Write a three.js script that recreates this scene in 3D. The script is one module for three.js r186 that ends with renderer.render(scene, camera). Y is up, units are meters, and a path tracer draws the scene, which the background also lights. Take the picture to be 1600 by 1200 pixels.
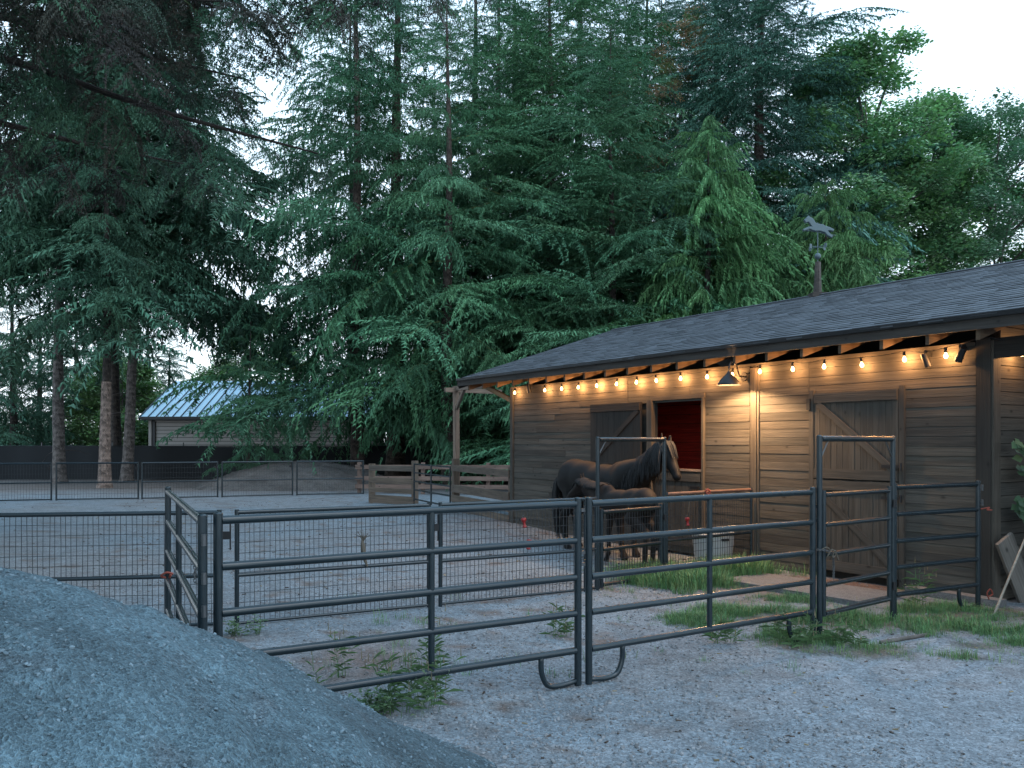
import * as THREE from 'three';
import { MarchingCubes } from 'three/addons/objects/MarchingCubes.js';
import { mergeGeometries, mergeVertices } from 'three/addons/utils/BufferGeometryUtils.js';

// ---------------------------------------------------------------- camera, sky, sun, exposure
const scene = new THREE.Scene();
const camera = new THREE.PerspectiveCamera(2 * Math.atan(600 / 1330) * 180 / Math.PI, 4 / 3, 0.1, 900);
camera.position.set(0, 1.66, 0);
camera.lookAt(0, 1.66, -10);
camera.setViewOffset(1600, 1200, 0, -90, 1600, 1200);          // level camera, lens shifted up

const SKY_HORIZON = [1.12, 1.24, 1.30], SKY_ZENITH = [0.35, 0.69, 1.06];
{
  const W = 256, Hh = 128, data = new Float32Array(W * Hh * 4);
  for (let r = 0; r < Hh; r++) {
    const el = ((r + 0.5) / Hh - 0.5) * Math.PI, t = Math.pow(Math.max(0, Math.sin(el)), 0.75);
    for (let c = 0; c < W; c++) {
      const i = (r * W + c) * 4;
      for (let k = 0; k < 3; k++) data[i + k] = SKY_HORIZON[k] + (SKY_ZENITH[k] - SKY_HORIZON[k]) * t;
      data[i + 3] = 1;
    }
  }
  const sky = new THREE.DataTexture(data, W, Hh, THREE.RGBAFormat, THREE.FloatType);
  sky.mapping = THREE.EquirectangularReflectionMapping; sky.magFilter = THREE.LinearFilter; sky.minFilter = THREE.LinearFilter; sky.needsUpdate = true;
  scene.background = sky; scene.environment = sky;
}
const sun = new THREE.DirectionalLight(new THREE.Color(1.0, 0.93, 0.86), 0.5);
sun.position.set(24, 40, 6); sun.target.position.set(0, 0, -14); sun.castShadow = true; sun.shadow.radius = 60;
sun.shadow.mapSize.set(2048, 2048);
Object.assign(sun.shadow.camera, { left: -45, right: 45, top: 45, bottom: -45, near: 1, far: 140 });
scene.add(sun, sun.target);
const renderer = new THREE.WebGLRenderer({ antialias: true });
renderer.setSize(1024, 768);
renderer.toneMapping = THREE.LinearToneMapping;
renderer.toneMappingExposure = 1.75;
renderer.shadowMap.enabled = true;

// ---------------------------------------------------------------- helpers
function RNG(seed) { let a = seed >>> 0; return () => { a = (a + 0x6d2b79f5) | 0; let t = Math.imul(a ^ (a >>> 15), 1 | a); t = (t + Math.imul(t ^ (t >>> 7), 61 | t)) ^ t; return ((t ^ (t >>> 14)) >>> 0) / 4294967296; }; }
const rnd = RNG(7), R = (a, b, g = rnd) => a + (b - a) * g();
const V = (x, y, z) => new THREE.Vector3(x, y, z);
const col = (r, g, b) => new THREE.Color().setRGB(r, g, b);
function hash(x, y, s) { let h = Math.imul(x | 0, 374761393) + Math.imul(y | 0, 668265263) + Math.imul(s | 0, 1442695041); h = Math.imul(h ^ (h >>> 13), 1274126177); return ((h ^ (h >>> 16)) >>> 0) / 4294967296; }
function vnoise(x, y, s = 0, px = 0, py = 0) {
  const xi = Math.floor(x), yi = Math.floor(y), fx = x - xi, fy = y - yi, u = fx * fx * (3 - 2 * fx), v = fy * fy * (3 - 2 * fy);
  const m = (a, p) => (p ? ((a % p) + p) % p : a);
  const a = hash(m(xi, px), m(yi, py), s), b = hash(m(xi + 1, px), m(yi, py), s), c = hash(m(xi, px), m(yi + 1, py), s), d = hash(m(xi + 1, px), m(yi + 1, py), s);
  return a + (b - a) * u + (c - a) * v + (a - b - c + d) * u * v;
}
function fbm(x, y, s = 0, oct = 4) { let a = 0, w = 0.5, t = 0; for (let i = 0; i < oct; i++) { a += w * vnoise(x, y, s + i * 17); t += w; w *= 0.5; x *= 2.03; y *= 2.03; } return a / t; }
// tiling texture from f(u, v) in 0..1 -> [r, g, b] 0..255 (sRGB) or grey
function tex(w, h, f, srgb = true) {
  const d = new Uint8Array(w * h * 4);
  for (let y = 0; y < h; y++) for (let x = 0; x < w; x++) {
    const c = f(x / w, y / h), i = (y * w + x) * 4;
    for (let k = 0; k < 3; k++) d[i + k] = Math.max(0, Math.min(255, Array.isArray(c) ? c[k] : c));
    d[i + 3] = 255;
  }
  const t = new THREE.DataTexture(d, w, h); t.magFilter = THREE.LinearFilter; t.minFilter = THREE.LinearFilter;
  t.wrapS = t.wrapT = THREE.RepeatWrapping; if (srgb) t.colorSpace = THREE.SRGBColorSpace; t.needsUpdate = true; return t;
}
const tfbm = (u, v, fx, fy, s, oct = 4) => { let a = 0, w = 0.5, t = 0; for (let i = 0; i < oct; i++) { a += w * vnoise(u * fx, v * fy, s + i * 17, fx, fy); t += w; w *= 0.5; fx *= 2; fy *= 2; } return a / t; };

const taken = new Map();
function numbered(name) { const n = taken.get(name) || 0; taken.set(name, n + 1); return n ? name + '_' + String(n).padStart(3, '0') : name; }
function meta(o, label, category, group, kind) { if (label) o.userData.label = label; if (category) o.userData.category = category; if (group) o.userData.group = group; if (kind) o.userData.kind = kind; return o; }
function thing(name, label, category, pos = [0, 0, 0], turn = 0, group) { const g = new THREE.Group(); g.name = numbered(name); g.position.set(...pos); g.rotation.y = turn; scene.add(g); return meta(g, label, category, group); }
function part(parent, name, geo, mat, kind) { const m = new THREE.Mesh(Array.isArray(geo) ? mergeGeometries(geo) : geo, mat); m.name = name; m.castShadow = m.receiveShadow = true; parent.add(m); if (kind) m.userData.kind = kind; return m; }
function solo(name, geo, mat, label, category, group, kind) { const m = part(scene, numbered(name), geo, mat); return meta(m, label, category, group, kind); }
const at = (g, x, y, z) => { g.translate(x, y, z); return g; };
const clean = (g) => { const o = g.index ? g.toNonIndexed() : g; for (const k of Object.keys(o.attributes)) if (!['position', 'normal', 'uv'].includes(k)) o.deleteAttribute(k); return o; };
// box with grain running along its longest side, uv in metres
function board(L, h, t, x = 0, y = 0, z = 0, rz = 0, ry = 0, rx = 0) {
  const g = new THREE.BoxGeometry(L, h, t), p = g.attributes.position, uv = g.attributes.uv, nn = g.attributes.normal, o = rnd() * 9, o2 = rnd() * 9;
  const along = L >= h && L >= t ? 0 : h >= t ? 1 : 2;
  for (let i = 0; i < p.count; i++) {
    const c = [p.getX(i), p.getY(i), p.getZ(i)];
    const a = c[along], b = c[(along + 1) % 3] + c[(along + 2) % 3];
    uv.setXY(i, a / 1.7 + o, b / 0.45 + o2);
  }
  if (rx) g.rotateX(rx); if (rz) g.rotateZ(rz); if (ry) g.rotateY(ry); g.translate(x, y, z); return g;
}
// tube between points with radii
function tube(points, radii, seg = 8, caps = true, uvL = 1) {
  const pos = [], uv = [], idx = [], n = points.length; let len = 0;
  let prev = null;
  for (let i = 0; i < n; i++) {
    const a = points[Math.max(0, i - 1)], b = points[Math.min(n - 1, i + 1)], d = b.clone().sub(a).normalize();
    let s = prev ? prev.clone().sub(d.clone().multiplyScalar(prev.dot(d))) : (Math.abs(d.y) > 0.9 ? V(1, 0, 0) : V(0, 1, 0)).cross(d);
    s.normalize(); prev = s; const t = d.clone().cross(s);
    if (i) len += points[i].distanceTo(points[i - 1]);
    const r = Array.isArray(radii) ? radii[i] : radii;
    for (let k = 0; k <= seg; k++) { const an = k / seg * Math.PI * 2; const c = Math.cos(an) * r, e = Math.sin(an) * r; pos.push(points[i].x + s.x * c + t.x * e, points[i].y + s.y * c + t.y * e, points[i].z + s.z * c + t.z * e); uv.push(k / seg, len / uvL); }
  }
  for (let i = 0; i < n - 1; i++) for (let k = 0; k < seg; k++) { const a = i * (seg + 1) + k, b = a + seg + 1; idx.push(a, a + 1, b, b, a + 1, b + 1); }
  if (caps) for (const [i, f] of [[0, 1], [n - 1, 0]]) { const c = pos.length / 3; pos.push(points[i].x, points[i].y, points[i].z); uv.push(0.5, 0); for (let k = 0; k < seg; k++) { const a = i * (seg + 1) + k; f ? idx.push(c, a + 1, a) : idx.push(c, a, a + 1); } }
  const g = new THREE.BufferGeometry(); g.setAttribute('position', new THREE.Float32BufferAttribute(pos, 3)); g.setAttribute('uv', new THREE.Float32BufferAttribute(uv, 2)); g.setIndex(idx); g.computeVertexNormals(); return g;
}
const curve = (pts, n = 16) => new THREE.CatmullRomCurve3(pts).getPoints(n);

// ---------------------------------------------------------------- textures and materials
const woodTex = tex(512, 256, (u, v) => {
  const warp = tfbm(u, v, 3, 4, 5) * 0.12;
  const g = tfbm(u, (v + warp) % 1, 4, 64, 11, 3), s = tfbm(u, v, 3, 12, 23, 3), st = tfbm(u, v, 6, 5, 31);
  let k = 0;
  for (const [ku, kv, r] of [[0.2, 0.3, 0.016], [0.63, 0.72, 0.02], [0.86, 0.2, 0.012]]) { const d = Math.hypot((u - ku) * 2.2, v - kv) / r; k = Math.max(k, Math.exp(-d * d * 0.35)); }
  const b = 152 + (g - 0.5) * 52 + (s - 0.5) * 46 + (st - 0.5) * 36 - k * 70; return [b * 1.03, b, b * 0.95];
});
const woodBump = tex(512, 256, (u, v) => 128 + (tfbm(u, (v + tfbm(u, v, 3, 4, 5) * 0.12) % 1, 4, 64, 11, 3) - 0.5) * 220, false);
const wood = (r, g, b, rough = 0.85, bump = 0.0025) => new THREE.MeshStandardMaterial({ color: col(r * 2.75, g * 2.75, b * 2.75), map: woodTex, bumpMap: woodBump, bumpScale: bump, roughness: rough });
const barkTex = tex(256, 512, (u, v) => {
  const w = tfbm(u, v, 5, 6, 3) * 0.2, f = tfbm((u + w) % 1, v, 26, 10, 9, 3), c = tfbm(u, v, 6, 10, 41);
  const b = 125 + (f - 0.5) * 110 + (c - 0.5) * 60; return [b * 1.02, b, b * 0.98];
});
const barkBump = tex(256, 512, (u, v) => 128 + (tfbm((u + tfbm(u, v, 5, 6, 3) * 0.2) % 1, v, 22, 14, 9, 3) - 0.5) * 300, false);
const bark = (r, g, b) => new THREE.MeshStandardMaterial({ color: col(r * 3.6, g * 3.6, b * 3.6), map: barkTex, bumpMap: barkBump, bumpScale: 0.03, roughness: 0.95 });
const gravelTex = tex(1024, 1024, (u, v) => {
  const f = hash(Math.floor(u * 1024), Math.floor(v * 1024), 3), a = tfbm(u, v, 180, 180, 7, 2), b = tfbm(u, v, 12, 12, 19, 4), c = tfbm(u, v, 60, 60, 77, 3);
  const fleck = hash(Math.floor(u * 512), Math.floor(v * 512), 9) > 0.985 ? 45 : 0, dark = hash(Math.floor(u * 400), Math.floor(v * 400), 29) > 0.982 ? -60 : 0;
  const k = 150 + (f - 0.5) * 46 + (a - 0.5) * 78 + (b - 0.5) * 34 + (c - 0.5) * 40 + fleck * 0.8 + dark * 0.7; return [k * 1.0, k, k * 0.99];
});
const gravelBump = tex(1024, 1024, (u, v) => 128 + (tfbm(u, v, 180, 180, 7, 2) - 0.5) * 230 + (tfbm(u, v, 60, 60, 77, 3) - 0.5) * 120, false);
const steel = new THREE.MeshStandardMaterial({ color: col(0.052, 0.084, 0.104), roughness: 0.27, metalness: 0.1, map: tex(256, 256, (u, v) => { const n = tfbm(u, v, 6, 10, 71, 4), f = tfbm(u, v, 40, 40, 72, 2), sc = Math.max(0, n - 0.6) * 5 * (f > 0.5 ? 1 : 0.3); return [150 + sc * 70 + (f - 0.5) * 30, 150 + sc * 45 + (f - 0.5) * 30, 150 + sc * 28 + (f - 0.5) * 30]; }),  bumpMap: tex(128, 128, (u, v) => 128 + (tfbm(u, v, 20, 20, 4) - 0.5) * 120, false), bumpScale: 0.0006 });
const wireMat = new THREE.MeshStandardMaterial({ color: col(0.035, 0.04, 0.045), roughness: 0.5, metalness: 0.4 });
const galv = new THREE.MeshStandardMaterial({ color: col(0.10, 0.105, 0.11), roughness: 0.4, metalness: 0.6 });
const ironMat = new THREE.MeshStandardMaterial({ color: col(0.02, 0.02, 0.022), roughness: 0.5, metalness: 0.4 });
const twineMat = new THREE.MeshStandardMaterial({ color: col(0.26, 0.06, 0.04), roughness: 0.9 });
const redPlastic = new THREE.MeshStandardMaterial({ color: col(0.27, 0.013, 0.014), roughness: 0.4 });
const ropeMat = new THREE.MeshStandardMaterial({ color: col(0.10, 0.085, 0.066), roughness: 0.95 });
const sidingMats = [wood(0.074, 0.070, 0.064), wood(0.081, 0.074, 0.066), wood(0.062, 0.061, 0.058), wood(0.077, 0.073, 0.068), wood(0.086, 0.082, 0.077), wood(0.056, 0.053, 0.05)];
const sideMats = sidingMats;
const trimMat = wood(0.086, 0.076, 0.066), doorMat = wood(0.060, 0.056, 0.052), doorMat2 = wood(0.066, 0.061, 0.056), darkWood = wood(0.024, 0.023, 0.022), rafterMat = wood(0.10, 0.068, 0.045), fasciaMat = wood(0.052, 0.047, 0.046), postMat = wood(0.24, 0.18, 0.15), litBraceWood = wood(0.36, 0.25, 0.15);
const railMats = [wood(0.135, 0.108, 0.092), wood(0.15, 0.118, 0.098), wood(0.122, 0.104, 0.094)], pinkRail = wood(0.22, 0.155, 0.138);
const leafDark = wood(0.030, 0.025, 0.023), redPaint = wood(0.52, 0.045, 0.032, 0.7, 0.001), atticMat = wood(0.05, 0.04, 0.032);

// ---------------------------------------------------------------- terrain
const PILE = { x: -2.704, d: 3.465, R: 3.044, H: 1.265, a: 0.355, e: 1.293 };
function pileH(x, d) { const r = Math.hypot(x - PILE.x, (d - PILE.d) * PILE.e), t = Math.sqrt((r / PILE.R) ** 2 + PILE.a ** 2), v = PILE.H * (1 - t) / (1 - PILE.a), k = 0.08; return v > 1 ? v : k * Math.log1p(Math.exp(v / k)); }
function groundH(x, d) {
  return 0.13 * Math.exp(-((x - 0.2) ** 2 + (d - 17.6) ** 2) / 9) + (fbm(x * 0.5, d * 0.5, 3) - 0.5) * 0.05 + (fbm(x * 2.2, d * 2.2, 13, 3) - 0.5) * 0.022 * Math.min(1, Math.max(0, (40 - d) / 10));
}
// grassy ground: blobs [x, d, rx, rd]
const GRASS = [[2.15, 10.35, 0.62, 0.75], [2.75, 10.6, 0.5, 0.6], [1.7, 9.9, 0.3, 0.4], [3.35, 7.95, 0.75, 0.42], [4.25, 8.25, 0.55, 0.42], [3.9, 7.55, 0.6, 0.3], [5.0, 7.35, 0.75, 0.28], [4.3, 6.95, 0.5, 0.16], [4.6, 6.75, 0.45, 0.14], [5.4, 6.85, 0.6, 0.18], [2.75, 6.75, 0.32, 0.2], [2.45, 7.15, 0.32, 0.32], [2.2, 8.3, 0.5, 0.3], [3.45, 6.55, 0.12, 0.08], [6.2, 7.4, 0.8, 0.4], [2.95, 8.9, 0.5, 0.22], [1.75, 7.9, 0.3, 0.3]];
const grassAmt = (x, d) => { let m = 0; for (const [gx, gd, rx, rd] of GRASS) m = Math.max(m, 1.45 - Math.hypot((x - gx) / rx, (d - gd) / rd)); return m <= 0 ? 0 : Math.max(0, Math.min(1, m * 0.75 + (fbm(x * 2.2, d * 3.4, 51) - 0.5) * 2.6 + (fbm(x * 9, d * 11, 52, 2) - 0.5) * 0.9)); };
{
  const axis = (list) => { const out = []; for (let i = 0; i < list.length - 1; i++) { const [a, st] = list[i], b = list[i + 1][0], n = Math.max(1, Math.round((b - a) / st)); for (let k = 0; k < n; k++) out.push(a + (b - a) * k / n); } out.push(list[list.length - 1][0]); return out; };
  const xs = axis([[-500, 120], [-60, 6], [-20, 0.6], [-7, 0.11], [8, 0.5], [20, 6], [60, 120], [500, 1]]);
  const ds = axis([[-60, 10], [-5, 0.8], [1.5, 0.1], [14, 0.25], [30, 0.8], [50, 10], [120, 120], [600, 1]]);
  const pos = [], uv = [], c = [], idx = [], nx = xs.length;
  for (const d of ds) for (const x of xs) {
    pos.push(x, groundH(x, d), -d); uv.push(x / 2.3, d / 2.3);
    const n1 = fbm(x * 0.35, d * 0.35, 90), n2 = fbm(x * 1.3, d * 1.3, 91), n3 = fbm(x * 5, d * 5, 92, 3);
    let k = [0.165, 0.195, 0.222];                                             // crushed gravel
    const mix = (o, m) => { m = Math.max(0, Math.min(1, m)); k = k.map((q, i) => q + (o[i] - q) * m); };
    mix([0.218, 0.248, 0.278], (n2 - 0.5) * 3 * (d < 8 ? 1 : 0.5));             // trodden, dusty places
    mix([0.188, 0.194, 0.206], (n1 - 0.42) * 4 + (d > 9 ? 0.3 : 0));              // sandier
    mix([0.125, 0.095, 0.082], (n3 - 0.6) * 5 * (n2 > 0.45 ? 1 : 0.4));           // needle litter
    if (d < 7.5 && x > 1.5) mix([0.205, 0.226, 0.25], 0.6);
    const litter = Math.exp(-(((x + 1.1) / 0.5) ** 2 + ((d - 6.6) / 0.7) ** 2)); mix([0.14, 0.098, 0.085], litter * (0.4 + n3));
    const stall = Math.exp(-(((x - 3.5) / 1.2) ** 2 + ((d - 9.7) / 0.6) ** 2)); mix([0.10, 0.062, 0.05], stall * 1.6 * (0.4 + n3));
    mix([0.10, 0.085, 0.06], grassAmt(x, d) * 0.9);
    mix([0.13, 0.105, 0.095], (d - 26) / 5 * (0.6 + n2)); mix([0.06, 0.05, 0.038], (d - 36) / 6);
    const gain = 3.1; c.push(k[0] * gain, k[1] * gain, k[2] * gain);
  }
  for (let j = 0; j < ds.length - 1; j++) for (let i = 0; i < nx - 1; i++) { const a = j * nx + i, b = a + nx; idx.push(a, a + 1, b, b, a + 1, b + 1); }
  const g = new THREE.BufferGeometry(); g.setAttribute('position', new THREE.Float32BufferAttribute(pos, 3)); g.setAttribute('uv', new THREE.Float32BufferAttribute(uv, 2)); g.setAttribute('color', new THREE.Float32BufferAttribute(c, 3)); g.setIndex(idx); g.computeVertexNormals();
  const m = new THREE.MeshStandardMaterial({ map: gravelTex, bumpMap: gravelBump, bumpScale: 0.006, roughness: 0.95, vertexColors: true });
  solo('ground', g, m, 'grey gravel and packed dirt ground of the yard and paddock', 'ground', null, 'structure');
}
// heaps of gravel
function heap(name, label, cx, cd, ext, hf, tint, gain) {
  const N = 130, pos = [], uv = [], c = [], idx = [];
  for (let j = 0; j <= N; j++) for (let i = 0; i <= N; i++) {
    const x = cx + (i / N - 0.5) * 2 * ext, d = cd + (j / N - 0.5) * 2 * ext, h = hf(x, d);
    const big = (fbm(x * 1.6, d * 1.6, 61) - 0.5) * 0.12 + (fbm(x * 5, d * 5, 62, 3) - 0.5) * 0.075 + (fbm(x * 15, d * 15, 63, 2) - 0.5) * 0.03;
    const lump = Math.max(0, fbm(x * 9, d * 9, 67, 2) - 0.70) * 0.14;
    pos.push(x - cx, h - 0.055 + (big + lump) * Math.min(1, h * 4), -(d - cd)); uv.push(x / 1.5, d / 1.5);
    const n = fbm(x * 1.1 + d * 0.4, d * 3.2, 64, 4), n3 = fbm(x * 6, d * 6, 65, 3), k = 0.8 + (n - 0.5) * 0.9;
    const red = Math.max(0, (n3 - 0.66) * 1.2);
    c.push(tint[0] * k * gain * (1 + red * 0.25), tint[1] * k * gain * (1 - red * 0.5), tint[2] * k * gain * (1 - red * 0.6));
  }
  for (let j = 0; j < N; j++) for (let i = 0; i < N; i++) { const a = j * (N + 1) + i, b = a + N + 1; idx.push(a, a + 1, b, b, a + 1, b + 1); }
  const g = new THREE.BufferGeometry(); g.setAttribute('position', new THREE.Float32BufferAttribute(pos, 3)); g.setAttribute('uv', new THREE.Float32BufferAttribute(uv, 2)); g.setAttribute('color', new THREE.Float32BufferAttribute(c, 3)); g.setIndex(idx); g.computeVertexNormals();
  const m = solo(name, g, new THREE.MeshStandardMaterial({ map: gravelTex, bumpMap: gravelBump, bumpScale: 0.02, roughness: 0.95, vertexColors: true }), label, 'gravel pile');
  m.position.set(cx, 0, -cd); return m;
}
heap('gravel_pile', 'large blue-grey gravel pile in the near left corner', PILE.x, PILE.d, 3.6, pileH, [0.10, 0.155, 0.186], 3.3);
heap('sand_mound', 'low sandy mound behind the far wire fence', -7.6, 31, 4.4, (x, d) => 1.02 * Math.max(0, 1 - Math.pow(Math.hypot((x + 7.6) / 4.0, (d - 31) / 2.9), 1.9)), [0.15, 0.135, 0.128], 3.1);
// loose stones on the near ground and the pile (too many to count)
{
  const g0 = new THREE.IcosahedronGeometry(1, 0), p = g0.attributes.position, g = RNG(99);
  for (let i = 0; i < p.count; i++) { const k = hash(Math.round(p.getX(i) * 50), Math.round(p.getY(i) * 50 + p.getZ(i) * 31), 5) * 0.5 + 0.7; p.setXYZ(i, p.getX(i) * k, p.getY(i) * k * 0.65, p.getZ(i) * k); }
  g0.computeVertexNormals();
  const N = 46000, im = new THREE.InstancedMesh(g0, new THREE.MeshStandardMaterial({ color: 0xffffff, roughness: 0.9 }), N), M = new THREE.Matrix4(), q = new THREE.Quaternion(), e = new THREE.Euler(), C = new THREE.Color();
  for (let i = 0; i < N; i++) {
    let x, d, y, s, pile = i < 20000;
    if (pile) { const a = g() * 6.283, r = Math.sqrt(g()) * 2.9; x = PILE.x + Math.cos(a) * r; d = PILE.d + Math.sin(a) * r * 0.8; if (d < 0.9) d = 4.9 - d * 0.5; const h = pileH(x, d); y = h - 0.055 + ((fbm(x * 1.6, d * 1.6, 61) - 0.5) * 0.12 + (fbm(x * 5, d * 5, 62, 3) - 0.5) * 0.075) * Math.min(1, h * 4); s = 0.003 + Math.pow(g(), 4) * 0.010; }
    else { d = 4.2 + Math.pow(g(), 1.4) * 6.5; x = (g() - 0.5) * 1.35 * d; if (x > 2.2 && g() > 0.4) x -= 2.5; y = groundH(x, d) + 0.001; s = 0.0035 + Math.pow(g(), 4) * 0.014; }
    e.set(g() * 6, g() * 6, g() * 6); q.setFromEuler(e); M.compose(V(x, y, -d), q, V(s, s, s)); im.setMatrixAt(i, M);
    const k = 0.65 + g() * 0.6; pile ? C.setRGB(0.14 * k, 0.19 * k, 0.22 * k) : C.setRGB(0.21 * k, 0.21 * k, 0.215 * k); im.setColorAt(i, C);
  }
  im.name = 'loose_stones'; scene.add(im); meta(im, 'small loose gravel stones scattered over the yard and pile', 'gravel', null, 'stuff');
}

{
  const T = new THREE.BoxGeometry(1, 0.35, 0.55), g = RNG(313), N = 1500, im = new THREE.InstancedMesh(T, new THREE.MeshStandardMaterial({ color: 0xffffff, roughness: 1 }), N), M = new THREE.Matrix4(), q = new THREE.Quaternion(), e = new THREE.Euler(), C = new THREE.Color();
  for (let i = 0; i < N; i++) { const d = 4.3 + Math.pow(g(), 1.3) * 20; let x = (g() - 0.5) * 1.25 * d; if (g() < 0.5) { const cx = Math.sin(Math.floor(i / 30) * 7.3) * 0.45 * d; x = cx + (g() - 0.5) * 0.9; } const nb = (4.91 - x) * 0.8354 + (8.76 - d) * 0.5496; if (nb < 0.1) x -= 4; const s = R(0.006, 0.022, g) * (d > 9 ? 1.5 : 1); e.set(R(-0.2, 0.2, g), g() * 6.28, R(-0.2, 0.2, g)); q.setFromEuler(e); M.compose(V(x, groundH(x, d) + s * 0.12, -d), q, V(s * R(0.8, 2.2, g), s, s)); im.setMatrixAt(i, M); const k = R(0.6, 1.4, g); g() < 0.25 ? C.setRGB(0.22 * k, 0.17 * k, 0.10 * k) : C.setRGB(0.07 * k, 0.052 * k, 0.042 * k); im.setColorAt(i, C); }
  im.name = 'ground_litter'; scene.add(im); meta(im, 'scattered bark, straw and twig scraps on the gravel', 'litter', null, 'stuff');
}

// ---------------------------------------------------------------- barn: local x runs right along the front wall, z outward
const BT = -0.98891, BC = [4.91, 0, -8.76];
const bp = (s, y, n) => [4.91 - 0.5496 * s - 0.8354 * n, y, -(8.76 + 0.8354 * s - 0.5496 * n)];   // s metres left of the corner, n metres in front of the wall
const barn = thing('barn', 'low wooden stable barn with grey shingle roof and string lights', 'barn', BC, BT);
const RIDGE = { z: -3.76, y: 4.2 }, EAVE = { z: 0.36, y: 2.9 }, PITCH = (RIDGE.y - EAVE.y) / (EAVE.z - RIDGE.z), ROOF_L = -10.4, ROOF_R = 4.6;
{
  const roofY = (z) => EAVE.y + (EAVE.z - z) * PITCH, ang = Math.atan(PITCH), L = 8.96;
  // front wall: backing sheet with openings, planks as pieces
  const backing = [];
  const solid = (s0, s1, y0, y1) => backing.push(at(new THREE.BoxGeometry(s1 - s0, y1 - y0, 0.05), -(s0 + s1) / 2, (y0 + y1) / 2, -0.045));
  solid(0.12, 3.98, 0, 2.66); solid(5.0, L, 0, 2.66); solid(3.98, 5.0, 2.285, 2.66);
  const wall = part(barn, 'front_wall', backing, darkWood);
  const row = 0.106;
  const spans = (y) => { // plank runs at a height
    const mid = y + row / 2, o = [];
    if (mid > 2.29) { o.push([0.12, 2.2], [2.2, 3.0], [3.14, 5.6], [5.6, L]); return o; }
    o.push([0.12, 0.93]); o.push([2.15, 2.99]); o.push([3.14, 3.96]); o.push([mid > 1.12 ? 6.5 : 5.12, L]); return o;
  };
  for (let y = 0.02; y < 2.6; y += row) for (const [a, b] of spans(y)) {
    const cuts = b - a > 2.2 && rnd() > 0.35 ? [a, a + (b - a) * R(0.3, 0.7), b] : [a, b];
    for (let k = 0; k < cuts.length - 1; k++) {
      const w = cuts[k + 1] - cuts[k] - 0.005, z = R(-0.003, 0.003);
      part(wall, 'plank', board(w, row - R(0.002, 0.005), 0.022, -(cuts[k] + cuts[k + 1]) / 2, y + row / 2, -0.006 + z, R(-0.0015, 0.0015), 0, -0.03 + R(-0.012, 0.012)), sidingMats[Math.floor(rnd() * 6)]);
    }
  }
  part(wall, 'batten', board(0.1, 2.62, 0.03, -3.065, 1.33, 0.014), trimMat);
  part(wall, 'batten', board(0.03, 2.62, 0.022, -2.99, 1.33, 0.012), trimMat);
  part(wall, 'corner_board', board(0.09, 2.66, 0.03, -L + 0.045, 1.33, 0.014), sidingMats[2]);
  part(wall, 'top_board', board(L - 0.14, 0.035, 0.045, -(L + 0.12) / 2, 2.678, 0.006), trimMat);
  // corner post and end wall of the stalls facing the breezeway
  part(barn, 'corner_post', board(0.15, 2.72, 0.15, -0.045, 1.36, -0.045), darkWood);
  part(barn, 'corner_trim', board(0.022, 2.7, 0.14, 0.042, 1.35, -0.055), trimMat);
  const end = part(barn, 'end_wall', at(new THREE.BoxGeometry(0.05, 2.9, 3.6), 0.0, 1.45, -1.94), darkWood);
  for (let y = 0.02; y < 2.86; y += 0.135) part(end, 'plank', board(0.022, 0.127, 3.5, 0.034, y + 0.067, -1.89, R(-0.04, 0.0)), sideMats[Math.floor(rnd() * 3)]);
  // other walls (left gable, rear, breezeway far side)
  const gable = (x) => { const sh = new THREE.Shape(); sh.moveTo(0, 0); sh.lineTo(0, 2.68); sh.lineTo(-RIDGE.z, roofY(RIDGE.z) - 0.2); sh.lineTo(-2 * RIDGE.z, 2.68); sh.lineTo(-2 * RIDGE.z, 0); const g = new THREE.ExtrudeGeometry(sh, { depth: 0.06, bevelEnabled: false }); g.rotateY(Math.PI / 2); g.translate(x, 0, -0.07); return g; };
  part(barn, 'gable_wall', gable(-L + 0.02), sidingMats[0]);
  part(barn, 'rear_wall', at(new THREE.BoxGeometry(L, 2.66, 0.06), -L / 2, 1.33, 2 * RIDGE.z), sidingMats[2]);
  part(barn, 'breezeway_wall', at(new THREE.BoxGeometry(0.08, 2.66, 7.3), 4.0, 1.33, RIDGE.z), sidingMats[1]);
  // stall inside the open half door: red boards
  const part_w = part(barn, 'stall_partition', at(new THREE.BoxGeometry(0.05, 2.66, 1.6), -6.75, 1.33, -0.86), darkWood);
  for (let y = 0.05; y < 2.6; y += 0.16) part(part_w, 'plank', board(0.02, 0.152, 1.55, -6.712, y + 0.08, -0.86), redPaint);
  const back_w = part(barn, 'stall_back_wall', at(new THREE.BoxGeometry(3.6, 2.66, 0.05), -4.95, 1.33, -1.68), darkWood);
  for (let y = 0.05; y < 2.6; y += 0.16) part(back_w, 'plank', board(3.55, 0.152, 0.02, -4.95, y + 0.08, -1.642), redPaint);
  part(barn, 'stall_partition', at(new THREE.BoxGeometry(0.06, 2.66, 1.6), -3.12, 1.33, -0.86), redPaint);
  part(barn, 'stall_ceiling', at(new THREE.BoxGeometry(8.7, 0.04, 7.2), -4.5, 2.70, -3.9), atticMat);
  // half door in the opening: lower leaf, ledge, jambs; upper leaf folded back on the wall
  const jamb = (s, w, d = 0.1) => part(barn, 'door_jamb', board(w, 2.29, d, -s, 1.145, 0.01), trimMat);
  jamb(5.06, 0.11, 0.09); jamb(3.965, 0.035, 0.08);
  part(barn, 'door_lintel', board(1.12, 0.07, 0.05, -4.5, 2.315, 0.01), trimMat);
  const low = part(barn, 'half_door', at(new THREE.BoxGeometry(0.99, 1.18, 0.03), -4.49, 0.64, -0.02), darkWood);
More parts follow.
